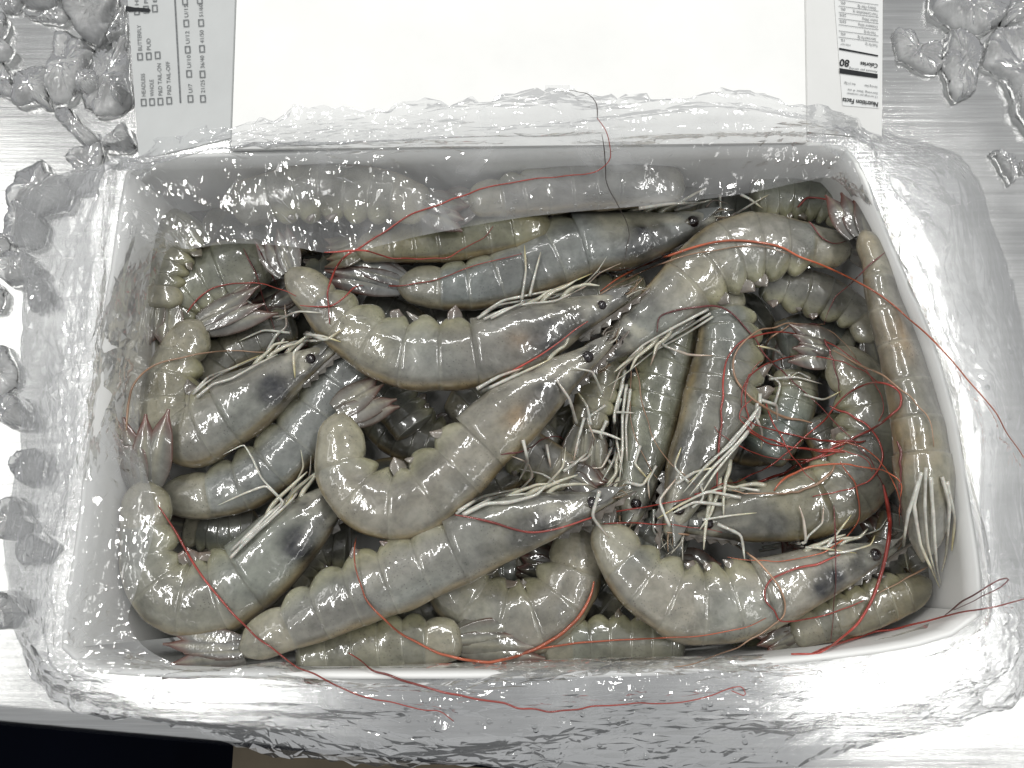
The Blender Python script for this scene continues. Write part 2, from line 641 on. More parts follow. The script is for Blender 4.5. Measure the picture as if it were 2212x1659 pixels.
vs, fs, nrf = sheet_plane([ga, gb, gc, gd], 0.0012)
flap_r = make('side_flap', vs, fs, M_CARD, carton, smooth=False)
flap_r['label'] = 'side flap printed with a nutrition facts panel'


def on_plane(u, v, p0, n, lift=0.00025):
    d = ray(u, v)
    s = np.dot(np.asarray(p0) + n * lift - CAM, n) / np.dot(d, n)
    return CAM + d * s


def text_geo(body, bold=False):
    c = bpy.data.curves.new('glyphs', 'FONT')
    c.body = body
    c.size = 1.0
    c.resolution_u = 3
    if bold:
        c.offset = 0.018
    o = bpy.data.objects.new('glyphs', c)
    COL.objects.link(o)
    dg = bpy.context.evaluated_depsgraph_get()
    me = o.evaluated_get(dg).to_mesh()
    v = np.array([p.co[:2] for p in me.vertices]).reshape(-1, 2)
    f = [tuple(p.vertices) for p in me.polygons]
    o.evaluated_get(dg).to_mesh_clear()
    bpy.data.objects.remove(o)
    bpy.data.curves.remove(c)
    return v, f


def print_text(body, start, direction, size, parent, p0, n, width=None, m=None, name='printed_text', bold=False, lift=0.00025):
    """start: baseline start; direction: reading direction on the grid; size: cap height"""
    v, f = text_geo(body, bold)
    d = unit(np.array(direction, float))
    up = np.array([d[1], -d[0]])
    k = size / 0.70
    kx = k
    if width is not None and len(v):
        kx = width / max(1e-6, v[:, 0].max())
    pts = [on_plane(*(np.array(start) + d * a * kx + up * b * k), p0, n, lift) for a, b in v]
    return make(name, pts, f, m or M_INK, parent, smooth=False)


def print_quad(corners, parent, p0, n, m, name, lift=0.00025):
    return make(name, [on_plane(u, v, p0, n, lift) for u, v in corners], [tuple(range(len(corners)))], m, parent, smooth=False)


def checkbox(cx, cy, parent, p0, n, w=12, h=16, ang=0.06):
    def rect(w, h):
        c, s = math.cos(ang), math.sin(ang)
        return [(cx + x * c + y * s, cy - x * s + y * c) for x, y in ((-w / 2, h / 2), (w / 2, h / 2), (w / 2, -h / 2), (-w / 2, -h / 2))]
    a, b = rect(w, h), rect(w - 4.2, h - 4.2)
    pts = [on_plane(u, v, p0, n, 0.0003) for u, v in a + b]
    o = make('checkbox', pts, [(0, 1, 5, 4), (1, 2, 6, 5), (2, 3, 7, 6), (3, 0, 4, 7)], M_INK, parent, smooth=False)
    return o


# left flap: tick boxes, reading upwards
up_dir = (-0.045, -1)
for body, (bx, by), ln in (('HEADLESS', (310, 221), 50), ('WHOLE', (328, 220), 36), ('P&D TAIL-ON', (346, 219), 70), ('P&D TAIL-OFF', (365, 217), 72),
                           ('BUTTERFLY', (302, 122), 56), ('PUD', (321, 121), 26), ('', (340, 119), 0),
                           ('HLSO', (295, 24), 40), ('PDTO', (315, 20), 40), ('EZP', (334, 18), 34),
                           ('U/7', (411, 213), 20), ('U/10', (408, 159), 28), ('U/12', (405, 107), 28), ('U/15', (402, 50), 28), ('16/20', (399, 2), 30),
                           ('21/25', (438, 213), 28), ('36/40', (437, 160), 28), ('41/50', (436, 105), 28), ('51/60', (434, 49), 28), ('61/70', (431, 0), 30)):
    checkbox(bx, by, flap_l, fa, nlf)
    if body:
        print_text(body, (bx + 4.5, by - 12.5), up_dir, 8.5, flap_l, fa, nlf, width=ln)
print_quad([(388, 222), (391, 222), (378, -20), (375, -20)], flap_l, fa, nlf, M_INK, 'printed_line')
mk = [(271, 14), (276, 13), (290, 16), (322, 18), (325, 22), (321, 26), (295, 24), (277, 25), (272, 26)]
print_quad(mk[::-1], flap_l, fa, nlf, M_INKB, 'marker_stroke', 0.0004)

# right flap: nutrition facts, printed upside down as the flap lies
pan = [(1820, 228), (1899, 234), (1907, -30), (1800, -30)]
print_quad(pan, flap_r, ga, nrf, M_BOXIN, 'printed_panel', 0.0002)
rd = (-1, -0.13)
R_ = dict(parent=flap_r, p0=ga, n=nrf, lift=0.0005)
print_text('Nutrition Facts', (1898, 221), rd, 10, width=78, m=M_INKB, bold=True, **R_)
print_text('12 servings per container', (1897, 208), rd, 4.5, width=68, **R_)
print_text('Serving Size 4 oz', (1897, 200), rd, 4.5, width=66, **R_)
print_text('Serving Size', (1896, 186), rd, 5, width=28, **R_)
print_text('4oz (112g)', (1849, 180), rd, 5, width=25, **R_)
print_quad([(1814, 158), (1896, 169), (1896, 160), (1814, 147)], flap_r, ga, nrf, M_INKB, 'printed_bar', 0.0005)
print_text('Amount per serving', (1896, 153), rd, 5, width=62, **R_)
print_text('Calories', (1897, 138), rd, 9, width=38, m=M_INKB, bold=True, **R_)
print_text('80', (1836, 130), rd, 15, width=21, m=M_INKB, bold=True, **R_)
print_quad([(1813, 107), (1897, 122), (1897, 119), (1813, 103)], flap_r, ga, nrf, M_INKB, 'printed_bar', 0.0005)
print_text('% Daily Value*', (1838, 96), rd, 4, width=22, **R_)
for k, (t, a, w, ind) in enumerate((('Total Fat 1g', '1%', 27, 0), ('Saturated Fat 0g', '0%', 40, 4), ('Trans Fat 0g', '', 26, 4), ('Cholesterol 165mg', '55%', 43, 0),
                                    ('Sodium 590mg', '25%', 34, 0), ('Total Carbohydrate 1g', '0%', 54, 0), ('Dietary Fiber 0g', '0%', 40, 4))):
    y0 = 96 - k * 13.4
    print_text(t, (1897 - ind, y0), rd, 6, width=w, **R_)
    if a:
        print_text(a, (1823 + 2 * len(a), y0 - 11.5), rd, 6, width=5 * len(a), **R_)
    print_quad([(1812, y0 - 15.8), (1898, y0 - 4.5), (1898, y0 - 5.4), (1812, y0 - 16.7)], flap_r, ga, nrf, M_INK, 'printed_line', 0.0005)

# ------------------------------------------------------------------ shrimp
GREY = (0.255, 0.252, 0.232)
PALE = (0.325, 0.312, 0.268)
BLUE = (0.235, 0.25, 0.245)
GREEN = (0.23, 0.228, 0.175)
DEEP_SHADE = (0.165, 0.165, 0.145)  # tint of the lowest shrimp, with the shade of the gaps painted in
YELL = (0.25, 0.235, 0.14)
SEG = [0, .155, .315, .475, .63, .77, 1.0]
BODY_V, BODY_F = [], []
SHRIMP = {}


def lerp(a, b, t):
    t = np.clip(t, 0, 1)[:, None]
    return a * (1 - t) + np.asarray(b) * t


def shrimp(key, pts, z, dorsal, label, tint=GREY, fan=None, c=0.43, roll=0.0, spot=1.0, orange=0.0, legs=3, swim=3, head=True, red=0.5, fanred=None, ztail=None, group=None):
    pts = np.array(pts, float)
    if head:
        dn = unit(pts[0, :2] - pts[1, :2])
        pts = np.vstack([[*(pts[0, :2] + dn * 0.95 * pts[2, 2]), 9], pts])
    n = len(pts)
    ZUP = 0.006
    zz = np.full(n, z + ZUP) if ztail is None else np.linspace(z, ztail, n) + ZUP
    pts[-1, 2] *= 0.86
    pts[-2, 2] *= 0.93
    seed = sum(ord(ch) * (i + 3) for i, ch in enumerate(key))
    r = random.Random(seed)
    ctrl = np.array([list(P(p[0], p[1], zq)) for p, zq in zip(pts, zz)])
    wm = np.array([p[2] * pxm(q) for p, q in zip(pts, ctrl)])
    rows = np.column_stack([ctrl, wm])
    # ring parameters
    S, T, K = [], [], []
    for t in np.linspace(0, 1, 26):
        S.append(c * t); T.append(t); K.append(0)
    for g in range(6):
        a, b = c + (1 - c) * SEG[g], c + (1 - c) * SEG[g + 1]
        for t in np.linspace(0, 1, 11):
            S.append(a + (b - a) * t + (0.0008 if t == 0 else 0)); T.append(t); K.append(g + 1)
    S, T, K = map(np.array, (S, T, K))
    q = catmull(rows, S)
    C, w = q[:, :3], q[:, 3]
    fine = catmull(rows, 200)
    tg_f = unit(np.gradient(fine[:, :3], axis=0))
    ss = np.linspace(0, 1, 200)
    Tn = unit(np.stack([np.interp(S, ss, tg_f[:, j]) for j in range(3)], 1))
    up = np.array([0, 0, 1.0])
    left = unit(np.cross(np.broadcast_to(up, Tn.shape), Tn))
    sg = 1 if dorsal == 'L' else -1
    upv = np.cross(Tn, left)
    cr, sr = math.cos(math.radians(roll)), math.sin(math.radians(roll))
    D = unit(left * sg * cr + upv * sr)
    Lat = unit(upv * cr - left * sg * sr)         # the side of the animal that faces up
    M = 30
    th = np.linspace(0, 2 * math.pi, M, endpoint=False)
    ce, se = np.cos(th), np.sin(th)
    kk = np.where(K == 0, 0.66, 0.62)
    f = np.where(K == 0, 0.985 + 0.022 * T ** 4, 0.989 + 0.014 * T ** 2)
    # rounded ends
    capf = np.sqrt(np.clip(1 - (1 - np.clip(S / (0.012 if head else 0.07), 0, 1)) ** 2, 0.02, 1))
    capb = np.sqrt(np.clip(1 - (1 - np.clip((1 - S) / 0.055, 0, 1)) ** 2, 0.15, 1))
    f = f * capf * capb
    wv = np.clip((-ce - 0.15) / 0.85, 0, 1)
    lobe = np.where((K[:, None] == 0) | (key == 'N'), 0, 0.34 * wv[None] * (np.sin(np.pi * np.clip(T, 0.02, 0.98))[:, None] ** 0.6 - 0.62))
    rd = (w * f)[:, None] * (1 + lobe)
    rl = (w * f * kk)[:, None] * (1 - 0.25 * wv[None] * ((K[:, None] > 0) & (key != 'N')))
    V = C[:, None] + D[:, None] * (rd * ce[None])[..., None] + Lat[:, None] * (rl * np.sign(se) * np.abs(se) ** 0.88)[..., None]
    V = V.reshape(-1, 3)
    nrmv = (V.reshape(len(S), M, 3) - C[:, None]).reshape(-1, 3)
    V = V + nrmv * (0.030 * wob(V, 260, seed) + 0.014 * wob(V, 700, seed + 1))[:, None]
    # pigment
    sv = np.repeat(S, M); tv = np.repeat(T, M); kv = np.repeat(K, M); dv = np.tile(ce, len(S))
    col = np.tile(np.array(tint) * 0.81, (len(V), 1))
    col = col * (1 + 0.13 * wob(V, 180, seed + 2))[:, None]
    col = lerp(col, (0.19, 0.245, 0.25), 0.25 * np.clip(wob(V, 120, seed + 41) - 0.1, 0, 1))
    col = lerp(col, (0.35, 0.315, 0.17), 0.28 * np.clip(wob(V, 110, seed + 43) - 0.2, 0, 1))
    if key == 'N':
        col = lerp(col, (0.36, 0.20, 0.06), 0.6 * np.clip((-dv - 0.25) / 0.4, 0, 1) * np.clip(0.3 + wob(V, 130, 4), 0, 1))
    sr_ = np.random.default_rng(seed)
    tone = sr_.uniform(0.86, 1.12, 7)
    col = col * tone[kv][:, None]
    col = lerp(col, np.array(tint) * np.array([0.62, 0.63, 0.66]), 0.55 * np.clip(0.9 - np.abs(dv - 0.45) / 0.45, 0, 1) * np.clip(0.5 + wob(V, 140, seed + 21), 0, 1))
    col = lerp(col, (0.34, 0.33, 0.20), (0.12 if key == 'N' else 0.6) * np.clip((-dv - 0.45) / 0.4, 0, 1) * (kv > 0))
    col = lerp(col, (0.31, 0.23, 0.10), 0.70 * np.clip((dv - 0.76) / 0.2, 0, 1))
    col = lerp(col, (0.085, 0.05, 0.025), 0.75 * np.clip((dv - 0.955) / 0.04, 0, 1))
    col = lerp(col, (0.40, 0.40, 0.34), 0.24 * np.clip((tv - 0.90) / 0.1, 0, 1) * (kv > 0))
    col = lerp(col, np.array(tint) * 0.75, 0.25 * np.clip((0.10 - tv) / 0.1, 0, 1) * (kv > 0))
    col = lerp(col, (0.05, 0.045, 0.035), 0.5 * np.exp(-((dv - 0.80) / 0.055) ** 2) * (kv > 0) * np.clip(0.55 + wob(V, 260, seed + 31), 0, 1))
    col = lerp(col, (0.33, 0.31, 0.24), 0.5 * (kv == 6))
    fx = np.clip(sv / max(c, 0.05), 0, 1)
    col = lerp(col, (0.20, 0.195, 0.15), 0.5 * np.clip((0.35 - fx) / 0.3, 0, 1) * (kv == 0))
    if head and spot > 0:
        def blob(s0, d0, a, b):
            return np.exp(-(((fx - s0) / a) ** 2 + ((dv - d0) / b) ** 2)) * (kv == 0)
        wn = 0.7 + 0.5 * wob(V, 420, seed + 5)
        if orange:
            col = lerp(col, (0.36, 0.19, 0.045), 0.7 * orange * blob(0.72, 0.22, 0.10, 0.32) * np.clip(wn, 0.4, 1.3))
        col = lerp(col, (0.008, 0.009, 0.014), spot * np.clip(2.6 * blob(0.58, 0.38, 0.10, 0.48), 0, 1) * np.clip(wn + 0.1, 0.7, 1))
        col = lerp(col, (0.05, 0.05, 0.05), 0.7 * blob(0.30, 0.75, 0.16, 0.25))
        hd = np.clip((0.62 - fx) / 0.25, 0, 1)
        col = lerp(col, (0.06, 0.058, 0.05), 0.95 * np.clip(1.4 * wob(V, 800, seed + 8) - 0.1, 0, 1) * hd)
        col = lerp(col, (0.40, 0.39, 0.33), 0.8 * np.clip(1.3 * wob(V, 700, seed + 12) - 0.4, 0, 1) * hd)
    col = np.clip(col * np.array([1.02, 1.0, 0.955]), 0.008, 0.6)
    F = grid_faces(len(S), M, True)
    F.append(tuple(range(M))[::-1]); F.append(tuple((len(S) - 1) * M + j for j in range(M)))
    root = empty('shrimp', C[len(C) // 2])
    tag(root, label, 'shrimp', group)
    make('body', V, F, M_SHELL, root, col)
    BODY_F.extend([tuple(np.array(x) + len(BODY_V)) for x in F]); BODY_V.extend(map(tuple, V))
    tint = np.array(tint)

    def idx(s):
        return int(np.argmin(np.abs(S - s)))

    # ---- tail fan
    Te, Dt, Lt, Tt = C[-1], D[-1], Lat[-1], Tn[-1]
    wt = w[-1]
    if fan is None:
        Fd, FL = Tt, 2.3 * wt
    else:
        fe_ = P(fan[0], fan[1], (zz[-1] if len(fan) < 3 else fan[2] + ZUP))
        Fd, FL = unit(fe_ - Te), np.linalg.norm(fe_ - Te)
    if swim >= 0 and not (fan is not None and fan[0] is None):
        side = unit(np.cross(up, Fd))
        fr = red if fanred is None else fanred
        blades = [('tail_blade', -0.24, 1.0, 0.46, 0.15), ('tail_blade', 0.24, 0.97, 0.46, 0.05), ('tail_blade', -0.10, 0.93, 0.42, 0.35), ('tail_blade', 0.12, 0.9, 0.42, 0.30), ('telson', 0.0, 0.72, 0.24, 0.5)]
        for nm, ang, lf, wf, zo in blades:
            a = ang * r.uniform(0.7, 1.3)
            d = unit(Fd * math.cos(a) + side * math.sin(a))
            wd = unit(np.cross(up, d) + up * r.uniform(-0.35, 0.35))
            base = Te - Fd * wt * 0.25 + side * a * wt * 1.1 + up * (zo - 0.2) * wt * 0.6
            v, ff, t, e = leaf(base, d, wd, FL * lf * r.uniform(0.94, 1.04), wt * wf * 1.5, bend=-up * FL * 0.04 + side * ang * FL * 0.10, thick=0.0005, n=14, root=0.5, blunt=0.9)
            v = v + wob(v, 600, seed + 9)[:, None] * up * 0.0002
            cc = np.tile(tint * 0.62 + 0.01, (len(v), 1))
            cc = lerp(cc, (0.05, 0.04, 0.03), 0.8 * np.clip((e - 0.3) / 0.5, 0, 1) * 0.6)
            cc = lerp(cc, (0.30, 0.28, 0.20), 0.5 * (e < 0.2))
            cc = lerp(cc, (0.17, 0.035, 0.025), fr * np.clip((t - 0.62) / 0.3, 0, 1) * np.clip(0.35 + e, 0, 1))
            cc = lerp(cc, (0.13, 0.05, 0.035), fr * np.clip((e - 0.75) / 0.2, 0, 1) * np.clip(t / 0.5, 0, 1))
            make(nm, v, ff, M_FIN, root, cc)

    # ---- swimmerets on the belly side
    for g in range(min(5, max(0, swim))):
        s = c + (1 - c) * (SEG[g] + SEG[g + 1]) / 2
        i = idx(s)
        base = C[i] - D[i] * w[i] * 0.82 + Lat[i] * w[i] * 0.18
        dd = unit(-D[i] + Tn[i] * r.uniform(-0.1, 0.9) + Lat[i] * 0.05)
        v, ff, t, e = leaf(base, dd, unit(Tn[i] + Lat[i] * 0.4), w[i] * r.uniform(0.26, 0.52), w[i] * r.uniform(0.16, 0.24), bend=Tn[i] * w[i] * r.uniform(-0.1, 0.25), n=9, root=0.9, blunt=1.25)
        cc = np.tile(tint * 0.5 + np.array([0.03, 0.02, 0.01]), (len(v), 1))
        cc = lerp(cc, (0.18, 0.09, 0.065), red * (0.1 + 0.6 * t) * r.choice([0.3, 0.6, 1.0]))
        make('swimmeret', v, ff, M_FIN, root, cc)

    SHRIMP[key] = dict(root=root, C=C, D=D, Lat=Lat, T=Tn, w=w, S=S, tint=tint)
    if not head:
        return root
    # ---- head: rostrum, eyes, antennal scales
    sE = np.linalg.norm(ctrl[1] - ctrl[0]) / np.linalg.norm(np.diff(ctrl, axis=0), axis=1).sum()
    ie = idx(sE)
    T0, D0, L0 = Tn[ie], D[ie], Lat[ie]
    w0 = max(w[ie], 0.002)
    H = C[ie]
    nose = C[0]
    wc = w[idx(c * 0.5)]
    i0 = idx(c * 0.42)
    rb = C[i0] + D[i0] * w[i0] * 0.93
    tip = nose - T0 * wc * 0.75 + D0 * w0 * 0.10
    NR = 15
    vs_, tt = [], []
    for k in range(NR):
        t = k / (NR - 1)
        ctr = rb * (1 - t) + tip * t + D0 * wc * 0.06 * math.sin(math.pi * t)
        hh = wc * 0.10 * (1 - t) ** 0.7 + 0.0002
        tooth = (hh * 0.5 + wc * 0.07) * (1 if k % 2 else 0) * (1 if t < 0.8 else 0.3)
        th_ = 0.0007 * (1 - 0.7 * t)
        for a, b in ((1, th_ * 0.2), (0.3, th_), (-1, th_), (-1, -th_), (0.3, -th_), (1, -th_ * 0.2)):
            vs_.append(ctr + D0 * (hh * a + (tooth if a == 1 else 0)) + L0 * b - T0 * (tooth * 0.8 if a == 1 else 0))
            tt.append(t)
    ff = grid_faces(NR, 6, True) + [tuple(range(6))[::-1], tuple((NR - 1) * 6 + j for j in range(6))]
    cc = lerp(np.tile(np.array([0.06, 0.055, 0.045]), (len(vs_), 1)), (0.11, 0.085, 0.065), np.array(tt))
    make('rostrum', vs_, ff, M_FIN, root, cc, smooth=False)
    er = r.uniform(11.5, 15.0) * pxm(H)
    for sd in (1, -1):
        ec = H + L0 * sd * w0 * 0.47 + D0 * w0 * 0.05
        nu, nv = 14, 9
        vv, fq = [], []
        for a in range(nv):
            ph = math.pi * a / (nv - 1)
            for b in range(nu):
                q2 = 2 * math.pi * b / nu
                vv.append(ec + er * (np.array([math.sin(ph) * math.cos(q2), math.sin(ph) * math.sin(q2), math.cos(ph)])))
        eye = make('eye', vv, grid_faces(nv, nu, True), M_EYE, root)
        stv, stf = tube([H + T0 * w0 * 1.0 + L0 * sd * w0 * 0.42, H + T0 * w0 * 0.6 + L0 * sd * w0 * 0.52, ec + T0 * er * 0.5], [er * 0.45, er * 0.55, er * 0.8], 8)
        make('eye_stalk', stv, stf, M_FIN, root, np.tile(np.array([0.14, 0.13, 0.10]), (len(stv), 1)))
    for sd in (1, -1):
        base = H + T0 * w0 * 0.3 - D0 * w0 * 0.25 + L0 * sd * w0 * 0.25
        v, ff, t, e = leaf(base, -T0 - D0 * 0.08 + L0 * sd * 0.10, D0 + L0 * 0.3 * sd, wc * 1.45, wc * 0.26, n=12, root=0.7, blunt=0.85)
        cc = lerp(np.tile(tint * 0.6, (len(v), 1)), (0.05, 0.045, 0.04), 0.8 * (e > 0.9))
        make('antenna_scale', v, ff, M_FIN, root, cc)
    for k in range(8):          # short feelers and mouthparts
        sd = 1 if k % 2 else -1
        b0 = nose + T0 * w0 * 0.6 + L0 * sd * w0 * 0.2 + D0 * w0 * (0.3 - 0.16 * k)
        pp = [b0, b0 - T0 * wc * r.uniform(.2, .45) + D0 * wc * r.uniform(-.2, .1), b0 - T0 * wc * r.uniform(.5, 1.1) + D0 * wc * r.uniform(-.45, .25) + L0 * sd * wc * .1]
        v, ff = tube(catmull(np.array(pp), 10), np.linspace(0.00045, 0.00012, 10), 5)
        make('feeler', v, ff, M_WHISK, root, np.tile(np.array(r.choice([[0.22, 0.15, 0.09], [0.34, 0.32, 0.26], [0.12, 0.10, 0.08]])), (len(v), 1)))
    # ---- walking legs folded forward along the belly
    for k in range(legs):
        s = c * (0.42 + 0.11 * k)
        i = idx(s)
        b0 = C[i] - D[i] * w[i] * 0.86 + Lat[i] * w[i] * r.uniform(0.05, 0.3)
        ln = wc * r.uniform(1.3, 2.1)
        o1 = b0 - D[i] * wc * r.uniform(0.10, 0.22) - Tn[i] * ln * 0.38 + Lat[i] * wc * r.uniform(0, .12)
        o2 = o1 - Tn[i] * ln * 0.34 - D[i] * wc * r.uniform(-0.10, 0.18)
        o3 = o2 - Tn[i] * ln * 0.30 - D[i] * wc * r.uniform(-0.25, 0.30)
        pp = np.array([b0, (b0 + o1) / 2 - D[i] * wc * .05, o1, (o1 + o2) / 2, o2, o3])
        rr = np.array([0.0011, 0.0009, 0.0007, 0.0006, 0.0005, 0.0002])
        v, ff = tube(catmull(np.column_stack([pp, rr]), 16)[:, :3], np.interp(np.linspace(0, 1, 16), np.linspace(0, 1, 6), rr), 6)
        make('leg', v, ff, M_LEG, root, lerp(np.tile(np.array([0.40, 0.39, 0.30]), (len(v), 1)), (0.55, 0.53, 0.42), np.linspace(0, 1, len(v))))
    return root


shrimp('A', [(1300, 662, 28), (1230, 690, 52), (1150, 726, 72), (1050, 757, 80), (950, 768, 80), (860, 762, 75), (790, 730, 68), (730, 688, 58), (680, 640, 48), (622, 582, 36)],
       .052, 'L', 'big grey shrimp on its side above the U-curled one, white legs bundled along its belly', GREY, fan=(578, 488), orange=0.6, spot=0.85)
shrimp('B', [(1270, 772, 26), (1200, 820, 48), (1120, 884, 72), (1040, 952, 75), (975, 1020, 76), (900, 1080, 78), (830, 1090, 76), (770, 1058, 70), (738, 1000, 60), (735, 940, 52), (740, 893, 46)],
       .054, 'L', 'pale shrimp curled into a U with an orange and dark head patch, mid pile', PALE, fan=(862, 842, .046), orange=0.9, spot=0.9)
shrimp('C', [(1335, 742, 32), (1400, 690, 52), (1470, 632, 66), (1540, 572, 76), (1620, 535, 80), (1700, 530, 66), (1770, 535, 50), (1840, 542, 36)],
       .048, 'L', 'large pale grey shrimp bent at mid body, head meeting two other heads', (0.275, 0.27, 0.24), fan=(1930, 560, .036), spot=0.4, c=0.40)
shrimp('D', [(1490, 485, 32), (1420, 505, 52), (1340, 520, 66), (1260, 528, 72), (1180, 558, 72), (1110, 590, 68), (1040, 612, 60), (970, 620, 52), (910, 620, 46), (860, 610, 40)],
       .040, 'L', 'bluish grey shrimp with red tipped tail fan, stretched between big shrimp and plastic edge', BLUE, fan=(682, 556, .040), spot=1.0, red=0.9)
shrimp('E', [(1275, 1087, 26), (1210, 1106, 46), (1130, 1131, 64), (1040, 1165, 74), (950, 1205, 76), (860, 1245, 76), (770, 1282, 74), (690, 1320, 66), (620, 1355, 54), (560, 1385, 46), (520, 1408, 40)],
       .053, 'L', 'long straight grey shrimp with purple and black head spot lying below the U-curled one', (0.26, 0.258, 0.235), fan=(332, 1415, .050), spot=0.9, red=0.8)
shrimp('F', [(675, 777, 28), (615, 812, 50), (545, 858, 70), (470, 905, 80), (412, 930, 82), (372, 895, 70), (370, 832, 60), (385, 780, 54), (412, 730, 48), (440, 698, 40)],
       .049, 'L', 'grey shrimp by the left carton wall folded double, tail fan above its own head', (0.245, 0.242, 0.215), fan=(590, 628, .042), spot=1.0, ztail=.042)
shrimp('G', [(790, 760, 40), (730, 830, 58), (680, 900, 64), (620, 970, 66), (550, 1030, 64), (480, 1060, 58), (410, 1074, 52), (348, 1062, 42)],
       .041, 'L', 'bluish shrimp half hidden under the U-curled one, white legs across its tail', BLUE, fan=(300, 1030, .034), spot=0, c=0.25, legs=0)
shrimp('H', [(720, 1077, 36), (670, 1122, 58), (610, 1177, 78), (540, 1240, 84), (460, 1285, 84), (380, 1285, 80), (330, 1235, 68), (318, 1168, 60), (314, 1100, 54), (312, 1040, 48)],
       .043, 'L', 'fat green grey shrimp in a front corner, tail under the plastic', (0.265, 0.265, 0.225), fan=(292, 872, .060), spot=1.0, red=0.95, ztail=.052)
shrimp('S5', [(1190, 482, 30), (1130, 491, 48), (1040, 505, 52), (940, 518, 50), (850, 530, 42), (770, 540, 34)],
       .043, 'L', 'yellowish shrimp partly covered by the folded edge of the plastic', YELL, fan=(690, 548, .04), c=0.2, head=False, spot=0)
shrimp('S8', [(590, 560, 46), (520, 580, 70), (450, 610, 80), (392, 650, 74), (362, 720, 60), (365, 790, 44)],
       .036, 'R', 'broad yellow green shrimp in the back left corner beneath the folded shrimp', GREEN, fan=(380, 860, .03), c=0.3, head=False, spot=0, legs=0)
shrimp('S11', [(640, 1430, 52), (720, 1414, 56), (800, 1400, 58), (880, 1390, 56), (940, 1387, 52), (1000, 1382, 44)],
       .044, 'R', 'shrimp tail with folded fan along the front wall, under the long straight shrimp', (0.25, 0.25, 0.20), fan=(1195, 1366, .040), c=0.05, head=False, spot=0, red=0.7, swim=2)
shrimp('I', [(960, 1195, 60), (990, 1268, 68), (1070, 1328, 74), (1160, 1330, 76), (1225, 1262, 70), (1250, 1190, 60), (1262, 1130, 50)],
       .036, 'R', 'pale plump shrimp curled between the long straight shrimp and the front wall', PALE, c=0.1, head=False, spot=0)
shrimp('J', [(1885, 1197, 26), (1820, 1220, 46), (1740, 1250, 64), (1650, 1282, 78), (1560, 1308, 84), (1470, 1300, 84), (1395, 1255, 72), (1345, 1205, 58), (1315, 1165, 48), (1293, 1128, 42)],
       .047, 'L', 'pale curved shrimp with blue black head patch lying by the front right wall', PALE, fan=(1262, 1065, .044), spot=1.0)
shrimp('K', [(1525, 1130, 30), (1590, 1120, 50), (1670, 1105, 66), (1760, 1085, 76), (1840, 1040, 80), (1885, 960, 78), (1880, 880, 70), (1852, 820, 60), (1818, 780, 48), (1792, 757, 40)],
       .041, 'R', 'dark grey shrimp curving beneath the tangle of red feelers, round eye facing the centre', (0.19, 0.19, 0.165), fan=(1690, 735, .042), spot=0.5)
shrimp('L', [(1465, 1100, 36), (1490, 1030, 58), (1525, 950, 72), (1555, 870, 80), (1570, 790, 74), (1572, 720, 66), (1560, 660, 54), (1540, 620, 44)],
       .043, 'L', 'upright grey shrimp with a long bundle of white legs beside the red feelers', (0.225, 0.225, 0.195), fan=(1500, 560, .03), c=0.55, spot=0.5)
shrimp('M', [(1370, 1085, 34), (1385, 1000, 50), (1405, 910, 58), (1425, 820, 58), (1452, 740, 54), (1480, 670, 46)],
       .037, 'R', 'slim olive grey shrimp wedged next to the upright shrimp, pale legs along its edge', (0.20, 0.21, 0.165), c=0.5, spot=0.3)
shrimp('S17', [(1310, 740, 46), (1300, 800, 48), (1286, 860, 46), (1273, 905, 42), (1268, 930, 38)],
       .038, 'R', 'short visible tail with its fan hanging beside the U-curled shrimp head', (0.27, 0.265, 0.21), fan=(1252, 1060, .032), c=0.05, head=False, spot=0, swim=0)
shrimp('N', [(1994, 1215, 20), (2000, 1130, 65), (2000, 1040, 87), (1990, 950, 87), (1964, 840, 74), (1937, 740, 64), (1909, 650, 56), (1894, 570, 51), (1866, 500, 46)],
       .060, 'R', 'long yellowish shrimp lying belly up along the right wall', (0.255, 0.25, 0.228), fan=(1832, 398, .055), roll=-48, spot=0, red=0.8, fanred=1.0, head=False, c=0.30, swim=0)
shrimp('S19', [(1640, 600, 40), (1700, 618, 50), (1770, 638, 50), (1830, 666, 44), (1868, 700, 38), (1882, 745, 34)],
       .040, 'L', 'small grey tail bent down, dark red fan, beside the belly-up shrimp', (0.22, 0.22, 0.195), fan=(1915, 860, .034), c=0.05, head=False, spot=0, red=0.9)
shrimp('S20', [(2012, 1255, 16), (1975, 1272, 38), (1915, 1294, 50), (1842, 1322, 50), (1768, 1350, 44), (1710, 1376, 38)],
       .042, 'L', 'muted grey shrimp in the front right corner under the red feelers', (0.19, 0.18, 0.14), fan=(1630, 1412, .040), c=0.2, head=False, spot=0, red=1.0)
shrimp('S21', [(1480, 1388, 44), (1400, 1386, 48), (1320, 1382, 50), (1240, 1388, 46), (1170, 1398, 38)],
       .036, 'L', 'yellow green shrimp low against the front wall beneath the curved pale one', GREEN, c=0.1, head=False, spot=0)
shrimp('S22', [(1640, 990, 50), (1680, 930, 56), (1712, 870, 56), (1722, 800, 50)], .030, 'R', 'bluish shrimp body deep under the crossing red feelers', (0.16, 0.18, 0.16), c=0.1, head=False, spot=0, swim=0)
shrimp('S23', [(1620, 432, 40), (1700, 424, 50), (1780, 438, 50), (1840, 470, 40)], .038, 'L', 'pale ridged shrimp body in the back right corner by the red curl', GREEN, fan=(1880, 510, .03), c=0.1, head=False, spot=0, swim=3)
shrimp('S24', [(500, 450, 48), (610, 422, 62), (720, 412, 68), (830, 425, 62), (930, 445, 46)], .056, 'L', 'dim grey shrimp completely behind the crumpled plastic at the back wall', (0.19, 0.19, 0.165), fan=(1020, 470, .052), c=0.2, head=False, spot=0)
